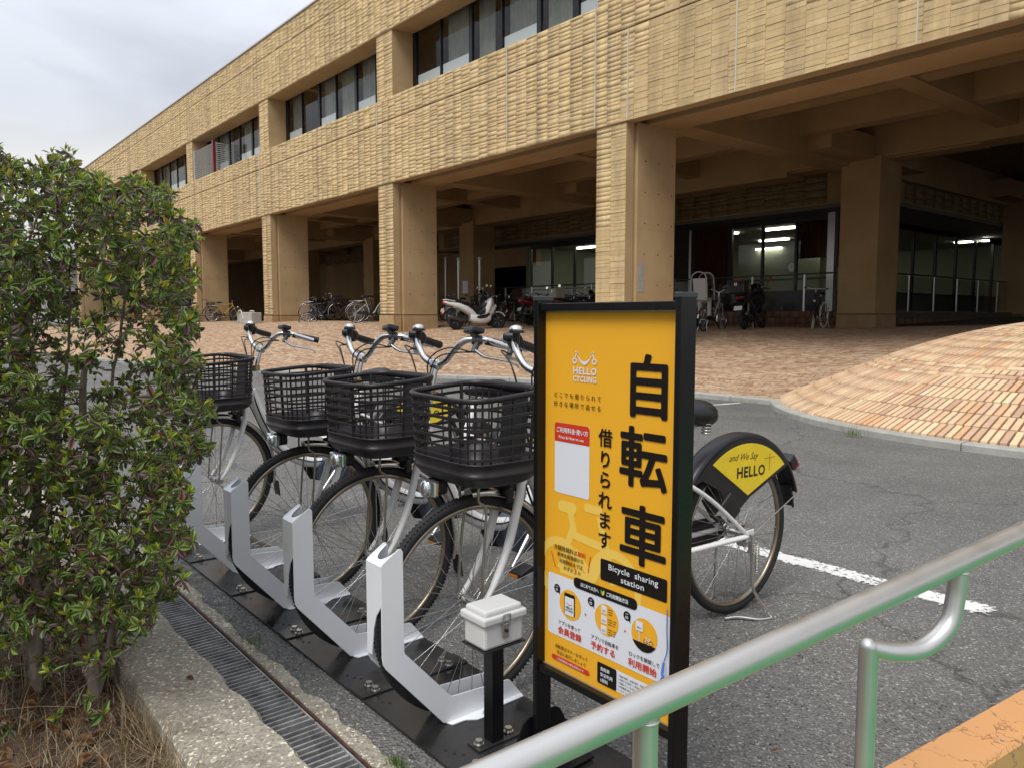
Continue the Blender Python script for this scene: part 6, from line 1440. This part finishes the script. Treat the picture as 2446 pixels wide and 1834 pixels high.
M_LO, M_LN = leaf_mat('old_leaf', OLD, False), leaf_mat('new_leaf', NEW, False); M_LO1, M_LN1 = leaf_mat('old_leaf_single', OLD, True), leaf_mat('new_leaf_single', NEW, True)
M_BARK = mat('grey_bark', (.15, .115, .085), .9, var=.45, vscale=45, bump=.002, bscale=160, stretch=(1, 1, .25), col2=(.33, .285, .23))
M_TWIG = mat('brown_twig', (.24, .185, .135), .85, var=.35, vscale=60)
def shrub(name, label, bases, inside, n_whorl, seed, n_single, box):
    rr = random.Random(seed); rn = np.random.RandomState(seed)
    root = empty(name, bases[0][0]); tag(root, label, 'shrub'); o0 = Vector(bases[0][0])
    nodes = []; segs = []
    for (b0_, tips) in bases:
        b0_ = Vector(b0_)
        for it, tp in enumerate(tips):
            tp = [Vector(p) for p in tp]; sp = spline([b0_] + tp, 5)
            r0 = (.020 if it == 0 else rr.uniform(.008, .013)) if len(tips) > 1 else rr.uniform(.005, .0095); L_ = len(sp); rad = [r0 * (1 - .62 * i / (L_ - 1)) for i in range(L_)]
            sp = [p + Vector((rr.uniform(-1, 1), rr.uniform(-1, 1), 0)) * .008 for p in sp]
            mb = MB(); mb.tube([p - o0 for p in sp], rad, 9); mb.build('trunk', M_BARK, root)
            nodes += [(p, r_) for p, r_ in zip(sp[2:], rad[2:])]
    # pruned stubs on the old wood
    for i in range(60):
        p, r_ = rr.choice(nodes); d_ = Vector((rr.uniform(-1, 1), rr.uniform(-1, 1), rr.uniform(.2, 1.2))).normalized(); ln = rr.uniform(.06, .2)
        mb = MB(); mb.tube([p - o0, p + d_ * ln * .5 + Vector((0, 0, .01)) - o0, p + d_ * ln - o0], [r_ * .55, r_ * .45, r_ * .38], 7); mb.build('pruned_stub', M_BARK, root)
    # shoots: each bud joins the nearest older wood
    tips = []
    while len(tips) < n_whorl:
        p = Vector((rr.uniform(*box[0]), rr.uniform(*box[1]), rr.uniform(*box[2])))
        v = inside(p)
        if v > rr.random(): tips.append(p)
    tips.sort(key=lambda p: min((p - q[0]).length for q in nodes[:60]))
    NP = np.array([q[0] for q in nodes]); NR = [q[1] for q in nodes]; NPl = list(map(tuple, NP)); dirs = []
    tw = MB(); arrN = np.array(NPl)
    for p in tips:
        dd_ = np.linalg.norm(arrN - np.array(p), axis=1) + np.maximum(0, arrN[:, 2] - p.z) * .9
        k = int(dd_.argmin()); q = Vector(arrN[k]); ln = (p - q).length
        mid = q.lerp(p, .5) + Vector((rr.uniform(-1, 1), rr.uniform(-1, 1), rr.uniform(-.9, .4))) * ln * .14
        r0 = min(NR[k] * .75, .0034 + ln * .014)
        tw.tube([q - o0, mid - o0, p - o0], [r0, r0 * .8, max(.0011, r0 * .45)], 5, caps=False)
        d_ = (p - mid).normalized(); dirs.append((p, (d_ + Vector((0, 0, .5))).normalized(), mid, q))
        add_ = [tuple(mid)] if ln > .1 else []
        add_.append(tuple(q.lerp(p, .8)))
        arrN = np.vstack([arrN, np.array(add_)]); NR += [r0 * .8] * len(add_)
    tag(tw.build('twigs', M_TWIG, root, False), kind='stuff')
    VO, FO = leaf_mesh('o', 1, .46); VN, FN = leaf_mesh('n', 1, .34, .5, -.05)
    VO, VN = np.array(VO), np.array(VN)
    inst = []           # (matrix, new?)
    for (p, d_, mid, q) in dirs:
        u = d_.cross(Vector((rr.random() - .5, rr.random() - .5, rr.random()))).normalized(); v = d_.cross(u)
        n_ = rr.randint(4, 7); ph = rr.random() * 6.3
        for k in range(n_):
            a = ph + 2 * math.pi * k / n_ + rr.uniform(-.25, .25); out = u * math.cos(a) + v * math.sin(a)
            el = rr.uniform(-.45, .55); x_ = (out * math.cos(el) + d_ * math.sin(el) + Vector((0, 0, -.18))).normalized()
            up = (d_ - x_ * d_.dot(x_)).normalized(); y_ = up.cross(x_); s_ = rr.choice((rr.uniform(.014, .024), rr.uniform(.022, .034), rr.uniform(.03, .042)))
            inst.append((Matrix(((x_.x * s_, y_.x * s_, up.x * s_, p.x), (x_.y * s_, y_.y * s_, up.y * s_, p.y), (x_.z * s_, y_.z * s_, up.z * s_, p.z), (0, 0, 0, 1))), False))
        if rr.random() < .85:
            for k in range(rr.randint(3, 5)):
                a = ph + 2 * math.pi * k / 4 + rr.uniform(-.3, .3); out = u * math.cos(a) + v * math.sin(a); el = rr.uniform(.75, 1.35)
                x_ = (out * math.cos(el) + (d_ + Vector((0, 0, .4))).normalized() * math.sin(el)).normalized(); up = -(out - x_ * out.dot(x_)).normalized(); y_ = up.cross(x_); s_ = rr.uniform(.016, .030)
                pp = p + d_ * .004
                inst.append((Matrix(((x_.x * s_, y_.x * s_, up.x * s_, pp.x), (x_.y * s_, y_.y * s_, up.y * s_, pp.y), (x_.z * s_, y_.z * s_, up.z * s_, pp.z), (0, 0, 0, 1))), True))
        for k in range(rr.randint(1, 3)):
            t_ = rr.uniform(.15, .9); pp = mid.lerp(p, t_); x_ = Vector((rr.uniform(-1, 1), rr.uniform(-1, 1), rr.uniform(-.5, .6))).normalized(); up = Vector((rr.uniform(-.4, .4), rr.uniform(-.4, .4), 1)); up = (up - x_ * up.dot(x_)).normalized(); y_ = up.cross(x_); s_ = rr.uniform(.016, .032)
            inst.append((Matrix(((x_.x * s_, y_.x * s_, up.x * s_, pp.x), (x_.y * s_, y_.y * s_, up.y * s_, pp.y), (x_.z * s_, y_.z * s_, up.z * s_, pp.z), (0, 0, 0, 1))), False))
    inst.sort(key=lambda q: (q[0].translation - Vector((0, 0, CAMH))).length)
    mo = bpy.data.meshes.new('leaf'); mo.from_pydata(VO.tolist(), [], FO); mo.materials.append(M_LO1); mn = bpy.data.meshes.new('young_leaf'); mn.from_pydata(VN.tolist(), [], FN); mn.materials.append(M_LN1)
    for me in (mo, mn): me.polygons.foreach_set('use_smooth', [True] * len(me.polygons))
    def vis(mx_):
        p = mx_.translation - Vector((0, 0, CAMH)); z_ = p.dot(Fw); return z_ > 0 and -1223 < p.dot(Rt) / z_ * FPX < 1223
    sing = [q for q in inst if vis(q[0])][:n_single]; ids = set(map(id, sing))
    for mx_, nw in sing:
        o = link('young_leaf' if nw else 'leaf', mn if nw else mo, root); m_ = mx_.copy(); m_.translation = m_.translation - o0; o.matrix_local = m_
    for nw, VV, FF, mt in ((False, VO, FO, M_LO), (True, VN, FN, M_LN)):
        ii = [q for q in inst if q[1] == nw and id(q) not in ids]
        if not ii: continue
        Mx = np.array([np.array(q[0]) for q in ii]); n = len(ii); k = len(VV)
        P_ = np.einsum('nij,kj->nki', Mx[:, :3, :3], VV) + Mx[:, None, :3, 3] - np.array(o0)
        vs_ = P_.reshape(-1, 3); fs_ = [tuple(i + j * k for i in f) for j in range(n) for f in FF]
        me = bpy.data.meshes.new('foliage'); me.from_pydata(vs_.tolist(), [], fs_); me.materials.append(mt); me.polygons.foreach_set('use_smooth', [True] * len(me.polygons))
        at_ = me.attributes.new('pick', 'FLOAT', 'FACE'); at_.data.foreach_set('value', np.repeat(rn.rand(n), len(FF)).astype(np.float32))
        tag(link('young_foliage' if nw else 'foliage', me, root), kind='stuff')
    return root
def px_at(x, y, t): return Vector((0, 0, CAMH)) + (Fw + Rt * ((x - 1223) / FPX) - Up * ((y - 917) / FPX)) * t
def crown(cx, tmin, tmax, xr, yt, yb, outline):
    """how likely a shoot tip is at a point: inside a clipped crown whose outline was read off the shrub"""
    def f(p):
        d_ = p - Vector((0, 0, CAMH)); t = d_.dot(Fw)
        if not tmin < t < tmax: return 0
        x, y = 1223 + d_.dot(Rt) / t * FPX, 917 - d_.dot(Up) / t * FPX
        edge = float(np.interp(y, [o_[0] for o_ in outline], [o_[1] for o_ in outline]))
        top = float(np.interp(x, [o_[0] for o_ in xr], [o_[1] for o_ in xr]))
        w1, w2 = 34 * math.sin(y * .043) * math.sin(y * .017 + 1), 30 * math.sin(x * .05) * math.sin(x * .021 + 2)
        edge += w1; top += w2
        if x > edge or y < top: return 0
        dens = .55
        if x > edge - 90 or y < top + 120: dens = .95
        if t < tmin + .25: dens = max(dens, .8)
        if y > 1250: dens *= float(np.interp(y, [1250, 1450, 1620], [1.0, .75, .15]))
        # thinner where the old fork shows
        q = math.hypot((x - 215) / 150, (y - 830) / 150)
        if q < 1 and t < 2.6: dens *= .12
        return dens
    return f
outl = [(350, 190), (420, 340), (470, 400), (540, 455), (640, 485), (760, 455), (880, 490), (980, 480), (1080, 490), (1200, 430), (1300, 440), (1400, 450), (1500, 330), (1650, 250)]
topl = [(-600, 330), (0, 350), (60, 385), (140, 350), (190, 405), (260, 440), (310, 415), (400, 410), (440, 470), (500, 520)]
f1 = crown(0, 1.95, 2.85, topl, 0, 0, outl)
bases = [((-2.70, .47, .02), [[px_at(215, 1250, 2.6), px_at(205, 1000, 2.45), px_at(200, 830, 2.35)], [px_at(300, 1350, 2.6), px_at(370, 1200, 2.6), px_at(420, 950, 2.6)], [px_at(200, 1300, 2.62), px_at(120, 1050, 2.6), px_at(60, 700, 2.5), px_at(90, 480, 2.5)], [px_at(240, 1380, 2.65), px_at(330, 1250, 2.5), px_at(390, 1120, 2.45)], [px_at(190, 1300, 2.7), px_at(260, 950, 2.75), px_at(300, 650, 2.75), px_at(290, 500, 2.7)], [px_at(290, 1480, 2.6), px_at(360, 1330, 2.55), px_at(430, 1230, 2.5)], [px_at(270, 1500, 2.68), px_at(330, 1380, 2.7), px_at(380, 1280, 2.7), px_at(400, 1100, 2.75)], [px_at(160, 1430, 2.66), px_at(120, 1250, 2.7), px_at(140, 1050, 2.75)]]),
         ((-2.86, .33, .03), [[px_at(90, 1250, 2.65), px_at(70, 1000, 2.6), px_at(30, 800, 2.5), px_at(-30, 560, 2.4)], [px_at(50, 1350, 2.6), px_at(-60, 1050, 2.5), px_at(-160, 750, 2.4)], [px_at(110, 1300, 2.7), px_at(160, 900, 2.75), px_at(170, 600, 2.7)], [px_at(60, 1450, 2.7), px_at(110, 1250, 2.7), px_at(150, 1080, 2.7)]]),
         ((-2.93, .20, .04), [[px_at(-10, 1300, 2.7), px_at(-90, 900, 2.6), px_at(-200, 550, 2.5)], [px_at(20, 1350, 2.7), px_at(10, 1100, 2.75), px_at(40, 850, 2.75)]])]
shrub('azalea_shrub', 'large leafy shrub with grey pruned branches and bright green buds beside the kerb', bases, f1, 6200, 11, 300, ((-3.6, -1.5), (-.6, .95), (.12, 1.85)))
def f2(p):
    q = ((p.x + 4.15) / .62) ** 2 + ((p.y - .22) / .6) ** 2 + ((p.z - .95) / .72) ** 2
    return 0 if q > 1 else (.3 if q < .55 else .9)
_rb = random.Random(5)
for k in range(16):
    bx_ = _rb.uniform(-40, 300); tt = _rb.uniform(2.55, 2.72); up_ = _rb.uniform(-120, 140)
    bs_ = px_at(120 + .5 * bx_, 1640 - .0 * bx_, 2.62); bases.append(((-2.70 - .012 * k, .47 - .014 * k, .03), [[px_at(120 + .55 * bx_ + up_ * .2, 1500, 2.64), px_at(100 + .8 * bx_ + up_ * .6, 1320, tt), px_at(80 + 1.1 * bx_ + up_, 1120, tt), px_at(70 + 1.15 * bx_ + up_, 930, tt)]]))
bases2 = [((-4.1, .28, .02), [[(-4.1 + a, .28 + b_, .6), (-4.1 + 1.9 * a, .28 + 1.7 * b_, 1.05), (-4.1 + 2.2 * a, .28 + 2 * b_, 1.35)] for a, b_ in ((.1, .1), (-.15, .05), (.05, -.18), (.2, -.08), (-.1, .16))])]
shrub('azalea_shrub', 'second leafy shrub growing farther along the kerb, mostly hidden by the large one', bases2, f2, 700, 23, 60, ((-4.8, -3.5), (-.4, .85), (.2, 1.7)))
# ================================================================ dry grass, fallen leaves, pebbles, weeds
rg = np.random.RandomState(3)
def blades(name, pts, hmin, hmax, w_, mats, lab=None, lie=.6, seed=1):
    r = np.random.RandomState(seed); V, F, A = [], [], []
    for (x, y, z) in pts:
        a = r.rand() * 6.283; L_ = r.uniform(hmin, hmax); ln = r.uniform(.15, 1.0) * lie; ca, sa = math.cos(a), math.sin(a); ww = w_ * r.uniform(.6, 1.3); k = len(V)
        bend = r.uniform(.5, 1.5); tw = r.uniform(-.5, .5)
        for i in range(5):
            t = i / 4; hx_ = L_ * ln * (t ** bend) ; hz_ = L_ * (t - .55 * ln * t * t) * (1.15 - ln * .8)
            ox, oy = -sa * ww * (1 - t * .85), ca * ww * (1 - t * .85); cx_, cy_ = x + ca * hx_ - sa * tw * L_ * t * t * .4, y + sa * hx_ + ca * tw * L_ * t * t * .4
            V += [(cx_ - ox, cy_ - oy, z + hz_), (cx_ + ox, cy_ + oy, z + hz_)]
        for i in range(4): F.append((k + 2 * i, k + 2 * i + 1, k + 2 * i + 3, k + 2 * i + 2))
        A += [r.rand()] * 4
    o = fast_mesh(name, V, F, mats, None, attr=A, smooth=True); tag(o, lab, kind='stuff'); return o
M_STRAW = leaf_mat('straw', [(0, (.30, .22, .11)), (.3, (.42, .33, .18)), (.6, (.52, .43, .27)), (.8, (.34, .24, .14)), (1, (.24, .15, .085))], False)
gp = []
while len(gp) < 5200:
    x, y = rg.uniform(-3.6, -1.1), rg.uniform(-.35, .575)
    c_ = .5 + .5 * math.sin(x * 9 + 1.3) * math.sin(y * 11)
    if rg.rand() < .35 + .65 * c_: gp.append((x, y, hs(x, y) - .01))
blades('dry_grass', gp, .05, .20, .0016, M_STRAW, None, 1.0, 4)
gp = [(rg.uniform(-2.5, -1.5), .548 + rg.uniform(-.03, .02), .03) for _ in range(420)]
blades('dry_grass_edge', gp, .08, .2, .0014, M_STRAW, None, .8, 6)
M_WEED = leaf_mat('weed_green', [(0, (.07, .15, .03)), (.6, (.12, .22, .04)), (1, (.25, .24, .08))], False)
def weed(nm, x, y, z, n, rad, hh, lab):
    pts = [(x + rg.normal(0, rad), y + rg.normal(0, rad * .6), z) for _ in range(n)]
    o = blades(nm, pts, hh * .4, hh, .0022, M_WEED, None, .7, n); o['kind'] = 'stuff'
weed('weeds', -1.79, 1.05, .0, 60, .018, .05, ''); weed('weeds', -3.9, 7.83, .02, 90, .05, .16, ''); weed('weeds', -5.2, 8.62, .02, 60, .12, .08, ''); weed('weeds', -6.5, 9.75, .02, 70, .2, .07, ''); weed('weeds', -2.85, 1.04, 0, 40, .03, .04, '')
gp = [(x, y - .06, .0) for x in np.arange(-13, -7, .02) for y in [float(np.interp(x, _EX, _EY))] if rg.rand() < .35]
blades('kerb_grass', gp, .02, .06, .003, M_WEED, None, .7, 9)
# fallen leaves
M_DEAD = leaf_mat('dead_leaf', [(0, (.20, .09, .04)), (.4, (.30, .15, .07)), (.7, (.36, .21, .11)), (1, (.15, .07, .045))], True)
V_, F_ = leaf_mesh('d', 1, .5, .6, .35); dm = bpy.data.meshes.new('fallen_leaf'); dm.from_pydata(V_, [], F_); dm.materials.append(M_DEAD); dm.polygons.foreach_set('use_smooth', [True] * len(dm.polygons))
spots = [(rg.uniform(-3.2, -1.3), rg.uniform(-.2, .53), None) for _ in range(230)] + [(-1.15, 1.95, .004), (-1.02, 1.72, .004), (-2.37, .93, .012), (-2.2, .965, .02), (-2.5, .7, .102), (-1.6, 2.9, .004), (-2.45, .62, .102)]
lit = []
for i, (x, y, z) in enumerate(spots):
    s_ = rg.uniform(.035, .085) if z is None else rg.uniform(.03, .045); z_ = (hs(x, y) + rg.uniform(.0, .035)) if z is None else z
    M_ = Matrix.Translation((x, y, z_)) @ Euler((rg.uniform(-.7, .7), rg.uniform(-.5, .4), rg.uniform(0, 6.3))).to_matrix().to_4x4() @ Matrix.Scale(s_, 4)
    o = link('fallen_leaf', dm); o.matrix_world = M_; lit.append(o)
LW = ['curled brown leaf lying on the dark asphalt beyond the handrail', 'small reddish leaf on the asphalt near the sign post', 'brown leaf caught on the drain grate', 'brown leaf wedged by the rusty gutter angle', 'brown leaf on top of the kerb under the shrub', 'brown leaf on the asphalt near the worn white line', 'brown leaf at the soil edge of the kerb']
for k, o in enumerate(lit):
    if k >= 230: tag(o, LW[k - 230], 'leaf', 'fallen leaves')
    else: tag(o, 'brown fallen leaf among the dry grass under the shrub', 'leaf', 'brown fallen leaves among the dry grass')
# loose stones on the old asphalt near the handrail and along the gutter
M_STONE = brick_mat('loose_stone', [(.05, .048, .045), (.16, .155, .145), (.10, .095, .09), (.28, .27, .26), (.07, .065, .06), (.4, .39, .37)], False, dirt=.2)
ico = []; bm = bmesh.new(); bmesh.ops.create_icosphere(bm, subdivisions=1, radius=1); IV = np.array([v.co[:] for v in bm.verts]); IF = np.array([[v.index for v in f.verts] for f in bm.faces]); bm.free()
ST = []
for i in range(5200):
    if i < 2600: x, y = rg.uniform(-1.9, -.62), rg.uniform(.9, 2.6); s_ = rg.uniform(.0012, .0042) * (1.7 if rg.rand() < .08 else 1)
    elif i < 3800: x, y = rg.uniform(-4.5, -1.3), rg.uniform(1.04, 1.16); s_ = rg.uniform(.001, .0035)
    else: x, y = rg.uniform(-3.2, -.7), rg.uniform(1.6, 4.4); s_ = rg.uniform(.001, .003)
    ST.append((x, y, s_))
P_ = []
for (x, y, s_) in ST:
    sc_ = np.array([rg.uniform(.7, 1.5), rg.uniform(.7, 1.3), rg.uniform(.35, .7)]) * s_; a = rg.rand() * 6.3; v = IV * sc_ * (1 + rg.uniform(-.22, .22, (len(IV), 1)))
    P_.append(np.stack([x + v[:, 0] * math.cos(a) - v[:, 1] * math.sin(a), y + v[:, 0] * math.sin(a) + v[:, 1] * math.cos(a), .0005 + s_ * .25 + v[:, 2]], 1))
n = len(P_); o = fast_mesh('gravel', np.concatenate(P_), (IF[None] + (np.arange(n) * len(IV))[:, None, None]).reshape(-1, 3), M_STONE, None, attr=np.repeat(rg.rand(n), len(IF))); tag(o, kind='stuff')
